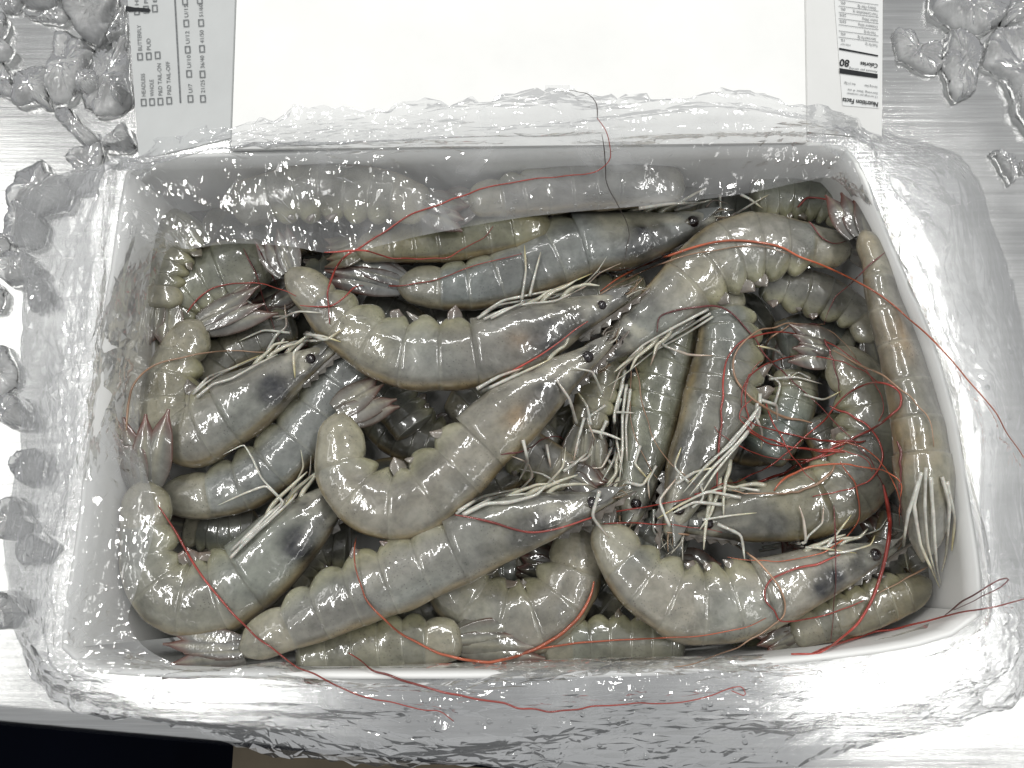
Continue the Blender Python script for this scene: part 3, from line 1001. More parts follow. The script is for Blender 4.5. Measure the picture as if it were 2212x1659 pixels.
shrimp('S28', [(1480, 405, 40), (1390, 398, 54), (1290, 398, 60), (1190, 408, 58), (1090, 425, 50), (1010, 440, 40)], .050, 'L', 'grey shrimp behind the plastic veil beside the bluish one, near the back wall', (0.24, 0.235, 0.21), fan=(930, 462, .048), c=0.3, head=False, spot=0)
shrimp('S29', [(420, 470, 46), (380, 520, 56), (352, 590, 58), (345, 670, 50)], .044, 'R', 'greenish shrimp tucked upright in the back left corner under the plastic', GREEN, c=0.1, head=False, spot=0)
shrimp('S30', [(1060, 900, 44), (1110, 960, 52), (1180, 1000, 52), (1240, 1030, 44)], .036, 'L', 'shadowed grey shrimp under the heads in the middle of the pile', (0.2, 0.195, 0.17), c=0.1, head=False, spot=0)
under = 'shade-tinted shrimp deep in the pile, only glimpsed through the gaps'
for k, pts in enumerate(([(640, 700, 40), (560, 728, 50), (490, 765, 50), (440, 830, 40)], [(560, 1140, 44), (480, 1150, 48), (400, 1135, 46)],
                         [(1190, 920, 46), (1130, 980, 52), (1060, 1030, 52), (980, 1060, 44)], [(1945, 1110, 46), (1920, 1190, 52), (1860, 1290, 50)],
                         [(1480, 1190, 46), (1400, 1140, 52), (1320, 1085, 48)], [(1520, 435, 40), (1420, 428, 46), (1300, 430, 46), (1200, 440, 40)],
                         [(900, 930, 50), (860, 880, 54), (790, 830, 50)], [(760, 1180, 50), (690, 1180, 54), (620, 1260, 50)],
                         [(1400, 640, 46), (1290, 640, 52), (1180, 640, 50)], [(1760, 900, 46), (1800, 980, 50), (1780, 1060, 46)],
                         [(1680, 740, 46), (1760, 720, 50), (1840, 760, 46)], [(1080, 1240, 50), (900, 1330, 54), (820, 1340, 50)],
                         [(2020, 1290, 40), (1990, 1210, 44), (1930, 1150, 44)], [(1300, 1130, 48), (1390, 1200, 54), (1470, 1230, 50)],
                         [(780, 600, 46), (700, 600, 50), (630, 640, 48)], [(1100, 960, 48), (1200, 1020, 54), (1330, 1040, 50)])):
    shrimp('U%d' % k, pts, 0.030, 'LR'[k % 2], under, DEEP_SHADE, c=0.05, head=False, spot=0, swim=4, red=0.7, group='shrimp deep in the pile')

rf = random.Random(21)
for k in range(40):
    row, cl_ = divmod(k, 8)
    v0 = 500 + row * 196 + rf.uniform(-30, 30)
    x0, x1 = 545 - (v0 - 500) * 0.06, 1690 + (v0 - 500) * 0.17
    u0 = x0 + (x1 - x0) * cl_ / 7 + rf.uniform(-30, 30)
    an = rf.uniform(-0.9, 0.9) + (math.pi if rf.random() < .5 else 0)
    dx, dy = math.cos(an), math.sin(an) * 0.6
    bend = rf.uniform(-60, 60)
    pts = [(u0 - dx * 110, v0 - dy * 110, 44), (u0 - dx * 60 - dy * bend * .6, v0 - dy * 60 + dx * bend * .6, 58), (u0 - dy * bend, v0 + dx * bend, 62), (u0 + dx * 60 - dy * bend * .6, v0 + dy * 60 + dx * bend * .6, 58), (u0 + dx * 110, v0 + dy * 110, 42)]
    shrimp('V%d' % k, pts, 0.0150 if k % 2 else 0.0205, 'LR'[k % 2], under, DEEP_SHADE, c=0.05, head=False, spot=0, swim=0, red=0.7, group='shrimp deep in the pile')

# ------------------------------------------------------------------ plastic liner
ST = [
    [(328, 800, .052), (214, 800, .0765), (165, 805, .079), (95, 800, .045), (36, 800, .015)],
    [(334, 650, .053), (228, 650, .0765), (180, 645, .080), (100, 640, .045), (38, 620, .015)],
    [(362, 546, .062), (248, 520, .0765), (200, 500, .081), (105, 480, .050), (30, 450, .015)],
    [(410, 538, .071), (275, 440, .078), (235, 405, .083), (170, 390, .060), (110, 380, .020)],
    [(500, 526, .071), (350, 425, .081), (330, 395, .085), (310, 370, .084), (290, 342, .082)],
    [(620, 532, .071), (480, 410, .081), (475, 370, .087), (470, 320, .086), (470, 285, .085)],
    [(740, 546, .071), (700, 405, .082), (700, 360, .088), (700, 300, .087), (702, 239, .088)],
    [(930, 505, .071), (940, 400, .082), (945, 350, .088), (950, 280, .088), (958, 212, .088)],
    [(1150, 467, .071), (1170, 395, .082), (1185, 340, .088), (1200, 270, .089), (1215, 191, .089)],
    [(1400, 443, .071), (1420, 392, .082), (1420, 330, .088), (1420, 260, .089), (1420, 195, .089)],
    [(1600, 420, .071), (1610, 385, .081), (1620, 330, .087), (1610, 260, .088), (1600, 202, .088)],
    [(1730, 393, .071), (1750, 375, .079), (1770, 325, .085), (1780, 280, .085), (1791, 236, .084)],
    [(1795, 385, .071), (1850, 385, .078), (1885, 345, .082), (1900, 310, .070), (1930, 290, .050)],
    [(1840, 430, .062), (1888, 440, .078), (1950, 410, .081), (2030, 375, .050), (2095, 335, .020)],
    [(1895, 560, .058), (1945, 560, .078), (2000, 540, .081), (2090, 510, .050), (2160, 490, .015)],
    [(1970, 730, .054), (2015, 730, .078), (2065, 720, .081), (2150, 710, .050), (2207, 705, .015)],
    [(2045, 900, .050), (2072, 900, .078), (2120, 890, .081), (2180, 880, .050), (2216, 880, .020)],
    [(2080, 1050, .050), (2097, 1080, .078), (2140, 1080, .081), (2190, 1080, .050), (2225, 1080, .020)],
    [(2095, 1200, .050), (2118, 1240, .078), (2160, 1250, .081), (2200, 1270, .050), (2235, 1290, .015)],
    [(2080, 1310, .057), (2115, 1345, .078), (2150, 1380, .080), (2180, 1430, .050), (2215, 1470, .015)],
    [(2000, 1348, .057), (2020, 1387, .078), (2050, 1430, .080), (2080, 1490, .050), (2140, 1545, .015)],
    [(1850, 1387, .057), (1850, 1427, .078), (1860, 1480, .080), (1880, 1550, .050), (1934, 1605, .015)],
    [(1600, 1415, .057), (1600, 1447, .078), (1600, 1500, .080), (1620, 1580, .050), (1640, 1672, .010)],
    [(1300, 1422, .057), (1300, 1465, .078), (1300, 1515, .080), (1290, 1590, .050), (1280, 1674, .005)],
    [(1000, 1430, .057), (1000, 1468, .078), (1000, 1515, .080), (990, 1590, .050), (975, 1660, .005)],
    [(700, 1440, .062), (720, 1468, .078), (720, 1510, .080), (710, 1570, .050), (702, 1635, .010)],
    [(590, 1430, .070), (520, 1465, .078), (500, 1500, .080), (490, 1550, .050), (480, 1610, .010)],
    [(440, 1450, .070), (330, 1463, .078), (310, 1490, .079), (290, 1525, .055), (300, 1560, .010)],
    [(330, 1410, .070), (160, 1442, .078), (140, 1458, .079), (140, 1490, .050), (170, 1540, .010)],
    [(278, 1345, .068), (132, 1390, .078), (105, 1400, .079), (70, 1420, .050), (70, 1450, .010)],
    [(298, 1265, .068), (147, 1270, .078), (110, 1270, .079), (60, 1270, .050), (25, 1260, .015)],
    [(335, 1112, .067), (170, 1110, .078), (130, 1110, .079), (65, 1100, .050), (20, 1090, .015)],
    [(300, 945, .060), (190, 950, .078), (145, 950, .079), (80, 950, .050), (30, 940, .015)],
]
for k_, row in enumerate(ST):
    if not 4 <= k_ <= 11:
        fr_ = 19 <= k_ <= 29
        row[3] = (row[3][0], row[3][1], 0.074 if fr_ else 0.068)
        row[4] = (row[4][0], row[4][1], 0.030 if k_ < 13 else (0.062 if fr_ else 0.046))
for row in ST[3:13]:
    row[1] = (row[1][0], row[1][1] - 68, row[1][2])
    row[2] = (row[2][0], row[2][1] - 48, row[2][2])
    row[3] = (row[3][0], row[3][1] - 14, row[3][2])
ctl = np.array([[P(*p) for p in row] for row in ST])
ns_, nr_ = ctl.shape[:2]


def liner():
    NU, NV = 380, 56
    r = np.random.default_rng(5)
    uu = np.arange(NU)[:, None] * (ns_ / NU) + r.uniform(-0.42, 0.42, (NU, NV)) * (ns_ / NU)
    dv_ = (nr_ - 1) / (NV - 1)
    vv = np.linspace(0, nr_ - 1, NV)[None] + r.uniform(-0.42, 0.42, (NU, NV)) * dv_
    vv[:, 0] = 0
    vv[:, -1] = nr_ - 1

    def surf(u, v):
        i = np.floor(u).astype(int)
        t = (u - i)[..., None, None]
        a, b, c, d = (ctl[(i + k) % ns_] for k in (-1, 0, 1, 2))
        ring = 0.5 * ((2 * b) + (-a + c) * t + (2 * a - 5 * b + 4 * c - d) * t ** 2 + (-a + 3 * b - 3 * c + d) * t ** 3)
        j = np.clip(np.floor(v).astype(int), 0, nr_ - 2)
        t2 = (v - j)[..., None]
        ext = np.concatenate([2 * ring[..., :1, :] - ring[..., 1:2, :], ring, 2 * ring[..., -1:, :] - ring[..., -2:-1, :]], -2)
        a, b, c, d = (np.take_along_axis(ext, (j + k)[..., None, None], -2)[..., 0, :] for k in range(4))
        return 0.5 * ((2 * b) + (-a + c) * t2 + (2 * a - 5 * b + 4 * c - d) * t2 ** 2 + (-a + 3 * b - 3 * c + d) * t2 ** 3)

    G = surf(uu, vv)
    e = 0.02
    du = surf(uu + e, vv) - surf(uu - e, vv)
    dv = surf(uu, np.minimum(vv + e, nr_ - 1)) - surf(uu, np.maximum(vv - e, 0))
    nrm = unit(np.cross(dv, du))
    mid = surf(np.arange(NU) * (ns_ / NU) * 1.0, np.full(NU, 1.5))
    seglen = np.linalg.norm(np.roll(mid, -1, 0) - mid, axis=1)
    per = np.concatenate([[0], np.cumsum(seglen)])
    L = per[-1]
    X = np.interp(uu % ns_, np.arange(NU + 1) * (ns_ / NU), per)
    Yc = vv / (nr_ - 1) * 0.085
    Q = np.dstack([np.cos(2 * math.pi * X / L) * L / 6.28, np.sin(2 * math.pi * X / L) * L / 6.28, Yc]).reshape(-1, 3)
    tri = lambda x: np.abs(((x / math.pi) % 2) - 1) * 2 - 1
    calm = np.clip(0.30 + 0.75 * wob(Q, 50, 2).reshape(NU, NV), 0.06, 1.2)
    hgt = 0.00026 * r.normal(size=(NU, NV)) * calm
    for k in range(11):       # long sharp folds that run along the rim
        wand = sum(r.uniform(0.4, 2.6) * np.sin(2 * math.pi * m * X / L + r.uniform(0, 6.3)) for m in r.integers(1, 7, 3))
        e2 = np.clip(np.sin(2 * math.pi * r.integers(2, 6) * X / L + r.uniform(0, 6)) + 0.15, 0, 1)
        hgt += r.uniform(0.0003, 0.0008) * np.maximum(tri(Yc * r.uniform(90, 300) + wand), -0.2) * e2
    for cxy in ((262, 400), (1850, 345), (2118, 1340), (140, 1430)):      # tension folds fanning out from the corners
        cp = P(cxy[0], cxy[1], 0.078)
        dd = G - cp
        rr_ = np.linalg.norm(dd[..., :2], axis=-1)
        ang = np.arctan2(dd[..., 1], dd[..., 0])
        hgt += 0.0007 * tri(ang * r.uniform(9, 14) + r.uniform(0, 6)) * np.exp(-(rr_ / 0.055) ** 2) * np.clip(rr_ / 0.012, 0, 1)
    for k in range(40):       # pulled creases crossing the rim at an angle
        th = r.uniform(-0.9, 0.9)
        off, oy = r.uniform(0, L), r.uniform(0.01, 0.08)
        s_ = (X - off) * math.cos(th) + (Yc - oy) * math.sin(th)
        al = -(X - off) * math.sin(th) + (Yc - oy) * math.cos(th)
        hgt += np.exp(-(al / r.uniform(0.012, 0.035)) ** 2) * np.clip(0.0014 - np.abs(s_) * 0.42, 0, 1) * r.uniform(0.4, 1.2)
    hgt += 0.0013 * wob(Q, 70, 9).reshape(NU, NV)
    edge = np.ones(NV)
    edge[:4] = np.linspace(0.3, 1, 4)
    V = G + nrm * (hgt * edge)[..., None]
    hem = 0.0035 * wob(Q.reshape(NU, NV, 3)[:, -1], 120, 3) + 0.001 * r.normal(size=NU)
    dirv = unit(G[:, -1] - G[:, -6])
    for q in range(6):
        V[:, NV - 6 + q] += dirv * (hem * q / 5)[:, None]
    V[..., 2] = np.maximum(V[..., 2], 0.0012)
    f = []
    flip = r.random((NU, NV)) < 0.5
    for i in range(NU):
        i2 = (i + 1) % NU
        for j in range(NV - 1):
            a, b, c, d = i * NV + j, i * NV + j + 1, i2 * NV + j + 1, i2 * NV + j
            if flip[i, j]:
                f += [(a, b, c), (a, c, d)]
            else:
                f += [(a, b, d), (b, c, d)]
    return V.reshape(-1, 3), f


LV, LF = liner()
film = make('plastic_liner', LV, LF, M_FILM, smooth=False)
tag(film, 'clear crumpled plastic liner folded out over the carton rim', 'plastic bag')

# ------------------------------------------------------------------ feelers and legs draped over the pile
def collect(objs):
    v, f = [], []
    for o in objs:
        off = len(v)
        v.extend([tuple(o.matrix_world @ q.co) for q in o.data.vertices])
        f.extend([tuple(i + off for i in p.vertices) for p in o.data.polygons])
    return v, f


bpy.context.view_layer.update()
cv, cf = collect([o for o in carton.children if o.type == 'MESH'] + [o for o in COL.objects if o.name.startswith('table_top')])
tv, tf = BODY_V + cv, BODY_F + [tuple(np.array(x) + len(BODY_V)) for x in cf]
bvh_pile = BVHTree.FromPolygons(tv, tf)
bvh_all = BVHTree.FromPolygons(tv + [tuple(x) for x in LV], tf + [tuple(i + len(tv) for i in x) for x in LF])


def polyres(p, n):
    s_ = np.concatenate([[0], np.cumsum(np.linalg.norm(np.diff(p, axis=0), axis=1))])
    t_ = np.linspace(0, s_[-1], n)
    return np.stack([np.interp(t_, s_, p[:, j]) for j in range(p.shape[1])], 1)


def drape(pts, over=True, lift=0.0008, step=7.0, angular=False):
    p = np.array(pts, float)
    ln = np.linalg.norm(np.diff(p, axis=0), axis=1).sum()
    q = (0.65 * polyres(p, max(8, int(ln / step))) + 0.35 * catmull(p, max(8, int(ln / step)))) if angular else catmull(p, max(8, int(ln / step)))
    tree = bvh_all if over else bvh_pile
    o = Vector(CAM)
    ds = []
    for u, v in q[:, :2]:
        d = Vector(ray(u, v))
        hit = tree.ray_cast(o, d.normalized())
        ds.append(hit[3] / d.length if hit[0] is not None else np.nan)
    ds = np.array(ds)
    if np.isnan(ds).all():
        ds[:] = 0.3
    ok = ~np.isnan(ds)
    ds = np.interp(np.arange(len(ds)), np.where(ok)[0], ds[ok])
    pad = np.pad(ds, 3, mode='edge')
    mn = np.min([pad[k:k + len(ds)] for k in range(7)], 0)
    for _ in range(3):
        pd = np.pad(mn, 3, mode='edge')
        mn = np.minimum(mn, np.mean([pd[k:k + len(ds)] for k in range(7)], 0))
    mn = mn - lift
    return np.array([CAM + ray(u, v) * s for (u, v), s in zip(q[:, :2], mn)])


RED, ORG, DRED, TAN, BLK = (0.33, 0.045, 0.032), (0.42, 0.10, 0.045), (0.14, 0.03, 0.028), (0.36, 0.22, 0.14), (0.05, 0.03, 0.025)


def antenna(key, pts, col=RED, r=0.00042, tip=0.35):
    r = r * 0.88
    q0 = catmull(np.array(pts, float), max(6, len(pts) * 2))
    q0[1:-1] += np.random.default_rng(int(pts[0][0] * 7 + pts[0][1])).normal(0, 1.3, (len(q0) - 2, 2))
    p = drape(q0, lift=r + 0.0002)
    v, f = tube(p, r * np.linspace(1.1, tip, len(p)) * np.clip(0.4 + np.linspace(0, 6, len(p)), 0, 1), 6)
    c = np.tile(np.array(col), (len(v), 1)) * (1 + 0.25 * wob(v, 150, len(v)))[:, None]
    make('antenna', v, f, M_WHISK, SHRIMP[key]['root'], np.clip(c, 0.004, 1))


for key, col, r, pts in (
    ('A', RED, .00042, [(712, 700), (710, 640), (716, 600), (740, 560), (800, 520), (880, 470), (960, 437), (1050, 405), (1150, 388), (1250, 377), (1303, 362), (1318, 330), (1312, 290), (1290, 255)]),
    ('A', BLK, .0002, [(1290, 255), (1287, 225), (1270, 204), (1240, 196), (1212, 197)]),
    ('D', BLK, .0002, [(1300, 290), (1308, 350), (1310, 395), (1340, 450), (1358, 500), (1350, 560), (1338, 605)]),
    ('C', ORG, .00055, [(1296, 630), (1381, 578), (1467, 544), (1569, 518), (1655, 527), (1740, 558), (1843, 606), (1945, 671), (2048, 770), (2095, 825), (2150, 890), (2190, 955), (2225, 1010)]),
    ('C', TAN, .0004, [(1296, 636), (1381, 588), (1467, 556), (1520, 545), (1620, 530), (1700, 548)]),
    ('L', DRED, .00045, [(1419, 718), (1426, 688), (1460, 672), (1508, 662), (1542, 660), (1580, 677), (1624, 725), (1665, 780), (1740, 848), (1792, 900), (1877, 992), (1908, 1047)]),
    ('K', RED, .00085, [(1908, 1047), (1917, 1092), (1924, 1126), (1914, 1205), (1890, 1277), (1859, 1338), (1815, 1383), (1764, 1410), (1709, 1413)]),
    ('L', RED, .00045, [(1549, 1050), (1552, 980), (1560, 900), (1563, 818), (1576, 766), (1610, 732), (1658, 718), (1706, 720), (1775, 735), (1819, 759), (1860, 787), (1891, 831), (1908, 872), (1898, 910)]),
    ('K', RED, .0006, [(1500, 1068), (1604, 1050), (1672, 1029), (1740, 999), (1809, 964), (1877, 930), (1928, 896), (1947, 869), (1939, 841), (1911, 828), (1877, 828), (1843, 845), (1809, 872), (1775, 910), (1723, 958), (1672, 999), (1604, 1033), (1536, 1056)]),
    ('K', RED, .00035, [(1607, 917), (1631, 941), (1672, 961), (1723, 968), (1792, 971), (1843, 978), (1874, 995), (1884, 1019)]),
    ('K', RED, .00035, [(1651, 850), (1665, 900), (1690, 950), (1720, 1000), (1760, 1040)]),
    ('C', TAN, .0003, [(1364, 770), (1378, 814), (1392, 889), (1412, 951), (1450, 1002), (1501, 1047)]),
    ('C', TAN, .0003, [(1361, 780), (1361, 862), (1368, 930), (1399, 1006), (1433, 1047)]),
    ('L', TAN, .00035, [(1651, 790), (1651, 760), (1662, 735), (1690, 712), (1727, 700), (1775, 708), (1820, 735), (1850, 775)]),
    ('N', TAN, .00045, [(1798, 756), (1843, 780), (1894, 804), (1935, 831), (1973, 865), (2010, 913), (2017, 965)]),
    ('N', DRED, .0003, [(1912, 545), (1880, 570), (1840, 610), (1800, 650), (1780, 700)]),
    ('E', ORG, .0007, [(1283, 1256), (1269, 1304), (1232, 1352), (1180, 1389), (1129, 1413), (1078, 1427), (1010, 1425), (955, 1413), (893, 1386), (845, 1352), (804, 1311), (777, 1256), (765, 1205), (770, 1160)]),
    ('J', ORG, .0004, [(1129, 1411), (1215, 1393), (1317, 1383), (1457, 1378), (1541, 1369), (1610, 1355), (1655, 1335)]),
    ('E', RED, .00045, [(982, 1112), (1044, 1123), (1112, 1145), (1163, 1150), (1232, 1136), (1317, 1109), (1458, 1082), (1600, 1050)]),
    ('E', RED, .0003, [(1300, 1132), (1400, 1130), (1500, 1140), (1560, 1150)]),
    ('H', RED, .00045, [(342, 1092), (376, 1143), (427, 1225), (478, 1297), (547, 1369), (632, 1434), (684, 1458), (756, 1495), (820, 1513), (900, 1528), (955, 1540), (980, 1558)]),
    ('S11', RED, .0004, [(753, 1410), (804, 1444), (873, 1471), (975, 1499), (1078, 1519), (1146, 1533), (1215, 1536), (1283, 1526), (1380, 1520), (1470, 1518), (1540, 1500), (1590, 1482), (1616, 1490), (1610, 1502), (1580, 1492)]),
    ('S20', RED, .0005, [(1750, 1413), (1832, 1383), (1900, 1365), (2003, 1341), (2071, 1324), (2140, 1311), (2225, 1290)]),
    ('S20', DRED, .0003, [(2040, 1330), (2088, 1294), (2140, 1263), (2175, 1245), (2172, 1262), (2120, 1290), (2060, 1318)]),
    ('H', TAN, .0005, [(273, 930), (277, 862), (297, 821), (335, 790), (410, 768), (496, 759), (581, 761)]),
    ('F', RED, .0004, [(403, 677), (427, 647), (461, 623), (513, 612), (581, 616), (640, 640)]),
    ('F', DRED, .00035, [(526, 537), (547, 578), (561, 623), (581, 677), (608, 753)]),
    ('A', DRED, .00035, [(554, 527), (581, 582), (602, 623), (640, 680)]),
    ('S5', RED, .0004, [(700, 545), (778, 541), (853, 558), (939, 559), (990, 544), (1041, 513), (1065, 489)]),
    ('D', RED, .00035, [(648, 660), (699, 664), (733, 650), (768, 619), (853, 618), (939, 606), (1024, 575), (1127, 548)]),
    ('B', RED, .00045, [(1086, 814), (1161, 770), (1215, 733), (1270, 694)]),
    ('B', DRED, .00035, [(1082, 982), (1127, 975), (1178, 947), (1209, 944), (1226, 965)]),
    ('J', RED, .00045, [(1815, 1198), (1764, 1218), (1695, 1236), (1661, 1256), (1651, 1294), (1675, 1328), (1695, 1341), (1764, 1335), (1866, 1297)]),
    ('J', TAN, .0005, [(1440, 1150), (1524, 1160), (1593, 1181), (1641, 1215), (1675, 1256), (1695, 1297), (1692, 1328), (1661, 1359), (1593, 1396), (1524, 1427), (1456, 1441)]),
    ('K', DRED, .0003, [(1801, 1092), (1805, 1195), (1801, 1297), (1794, 1386)]),
    ('S23', RED, .0005, [(1723, 448), (1743, 427), (1770, 429), (1815, 438), (1842, 455)]),
    ('S23', DRED, .0004, [(1747, 478), (1774, 513), (1805, 525), (1829, 520)]),
    ('N', TAN, .0004, [(2003, 1225), (1952, 1253), (1894, 1283)]),
):
    antenna(key, pts, col, r)

rt = random.Random(77)
for k in range(13):
    cx, cy, a0 = rt.uniform(1640, 1860), rt.uniform(800, 1120), rt.uniform(0, 6.28)
    rx, ry, sw = rt.uniform(60, 190), rt.uniform(60, 170), rt.uniform(1.2, 3.4)
    pts = []
    for j in range(9):
        t = a0 + sw * j / 8
        pts.append((min(1945, max(1480, cx + rx * math.cos(t) * (1 + .05 * j))), min(1390, max(700, cy + ry * math.sin(t)))))
    antenna(rt.choice(['K', 'L', 'J', 'S22']), pts, rt.choice([RED, RED, DRED, ORG, TAN]), rt.uniform(.0003, .0006))

LEGS = {
    'A': [[(1031, 688), (1075, 660), (1127, 650), (1195, 643), (1263, 612), (1291, 585), (1311, 554)], [(1045, 690), (1090, 668), (1140, 656), (1200, 650), (1262, 620), (1295, 590), (1342, 568)],
          [(1060, 688), (1110, 662), (1170, 640), (1230, 632), (1270, 605)], [(1127, 648), (1136, 585), (1133, 530)], [(1144, 640), (1155, 595), (1168, 544)], [(1040, 680), (1085, 650), (1130, 640), (1200, 625), (1280, 590)]],
    'H': [[(500, 1190), (560, 1130), (625, 1070), (655, 1010), (650, 972)], [(505, 1196), (570, 1135), (630, 1080), (668, 1030), (672, 985)], [(515, 1180), (575, 1115), (610, 1085), (575, 1050), (530, 1065), (470, 1092)],
          [(520, 1175), (590, 1110), (612, 1085), (565, 1033), (545, 990), (526, 961), (482, 982)], [(498, 1205), (550, 1150), (610, 1100), (640, 1060)]],
    'F': [[(417, 852), (444, 828), (478, 807), (547, 776), (581, 763)], [(425, 858), (460, 830), (500, 818), (560, 785), (600, 765)], [(420, 846), (450, 815), (500, 795), (560, 768)], [(578, 758), (596, 725), (619, 705), (615, 657)],
          [(560, 680), (595, 684), (626, 681)], [(600, 752), (640, 738), (700, 735)]],
    'C': [[(1535, 677), (1467, 718), (1399, 749), (1340, 800), (1317, 865)], [(1540, 684), (1480, 722), (1410, 760), (1345, 812), (1310, 835)], [(1500, 690), (1429, 742), (1487, 766), (1539, 768)], [(1530, 668), (1460, 705), (1390, 745), (1330, 800)], [(1480, 705), (1420, 750), (1405, 790)]],
    'M': [[(1350, 800), (1335, 870), (1332, 950), (1345, 1020)], [(1345, 830), (1328, 890), (1325, 960), (1300, 1010), (1262, 1010)], [(1355, 820), (1345, 900), (1345, 970), (1338, 1040)], [(1340, 860), (1322, 920), (1330, 985), (1300, 1040)], [(1362, 840), (1352, 920), (1355, 1000)],
          [(1310, 940), (1265, 992), (1225, 1000)], [(1330, 890), (1372, 892)]],
    'L': [[(1642, 850), (1638, 900), (1600, 950), (1540, 1010), (1490, 1070)], [(1636, 870), (1630, 915), (1590, 965), (1545, 1020), (1510, 1075)], [(1640, 880), (1600, 930), (1550, 985), (1485, 1045)], [(1628, 890), (1645, 930), (1645, 970)], [(1632, 895), (1580, 960), (1530, 1000), (1475, 1065)]],
    'E': [[(985, 1110), (1030, 1082), (1080, 1072), (1140, 1066), (1190, 1048)], [(1000, 1112), (1050, 1088), (1100, 1085), (1160, 1068), (1215, 1010), (1222, 965)], [(1010, 1105), (1060, 1078), (1120, 1060), (1150, 1030), (1140, 1000), (1105, 985)], [(990, 1104), (1040, 1074), (1110, 1058), (1180, 1050)]],
    'J': [[(1647, 1184), (1695, 1174), (1740, 1172), (1736, 1123), (1726, 1092)], [(1740, 1170), (1746, 1158), (1776, 1130), (1779, 1092)], [(1760, 1182), (1784, 1183), (1818, 1140), (1839, 1112)], [(1770, 1186), (1808, 1174), (1860, 1158), (1900, 1143), (1917, 1118)],
          [(1790, 1196), (1832, 1191), (1880, 1177), (1890, 1157)], [(1640, 1190), (1700, 1180), (1780, 1185), (1850, 1195)]],
    'N': [[(1990, 1020), (1975, 1092), (1989, 1177), (2010, 1225), (2030, 1270)], [(2010, 1030), (2017, 1126), (2023, 1222), (2033, 1262)], [(2035, 1030), (2051, 1092), (2044, 1195), (2034, 1236)], [(1985, 1040), (1962, 1109), (1952, 1177), (1962, 1232)], [(2000, 1010), (1998, 1100), (2005, 1180), (2022, 1245)],
          [(2045, 1040), (2062, 1120), (2056, 1190)]],
    'S23': [[(1456, 455), (1500, 442), (1538, 431)], [(1555, 420), (1557, 458)], [(1589, 463), (1625, 440), (1661, 420)], [(1600, 420), (1620, 430), (1647, 450)], [(1380, 450), (1450, 440), (1520, 438)]],
    'B': [[(1030, 840), (1080, 812), (1130, 795)], [(1040, 846), (1090, 822), (1150, 795), (1190, 775)]],
    'K': [[(1560, 1090), (1500, 1085), (1450, 1110)], [(1600, 1075), (1530, 1062), (1470, 1090), (1420, 1120)], [(1640, 1060), (1570, 1050), (1500, 1075)]],
    'I': [[(1130, 950), (1140, 1000), (1120, 1040)], [(1180, 960), (1190, 1010)]],
}
rl_ = random.Random(5)
for k in range(34):
    ux, uy = [(rl_.uniform(1080, 1300), rl_.uniform(900, 1060)), (rl_.uniform(1300, 1420), rl_.uniform(820, 1080)), (rl_.uniform(1400, 1560), rl_.uniform(1040, 1140)), (rl_.uniform(520, 680), rl_.uniform(690, 760)), (rl_.uniform(1640, 1780), rl_.uniform(770, 900))][k % 5]
    an, ln = rl_.uniform(0, 6.28), rl_.uniform(30, 60)
    b2 = an + rl_.uniform(-1.3, 1.3)
    LEGS.setdefault(rl_.choice(['M', 'S30', 'U2', 'U4', 'S17']), []).append([(ux, uy), (ux + ln * math.cos(an), uy + ln * math.sin(an)), (ux + ln * math.cos(an) + ln * math.cos(b2), uy + ln * math.sin(an) + ln * math.sin(b2))])
for key, ls in LEGS.items():
    for k, pts in enumerate(ls):
        p = drape(pts, over=False, lift=0.0012, angular=True)
        n = len(p)
        r = np.interp(np.linspace(0, 1, n), [0, 0.28, 0.33, 0.38, 0.62, 0.68, 0.9, 1], [0.0010, 0.00075, 0.00095, 0.0008, 0.0006, 0.00075, 0.0004, 0.00015]) * random.uniform(0.48, 0.82)
        v, f = tube(p, r, 6)
        t = np.repeat(np.linspace(0, 1, n), 6)
        c = lerp(np.tile(np.array([0.60, 0.595, 0.53]), (len(v), 1)) * random.uniform(0.75, 1.05), random.choice([(0.55, 0.47, 0.20), (0.50, 0.36, 0.27), (0.6, 0.58, 0.48)]), np.clip((t - 0.45) / 0.5, 0, 1) * random.choice([0.3, 0.6, 0.9]))
        make('leg', v, f, M_LEG, SHRIMP[key]['root'], c)

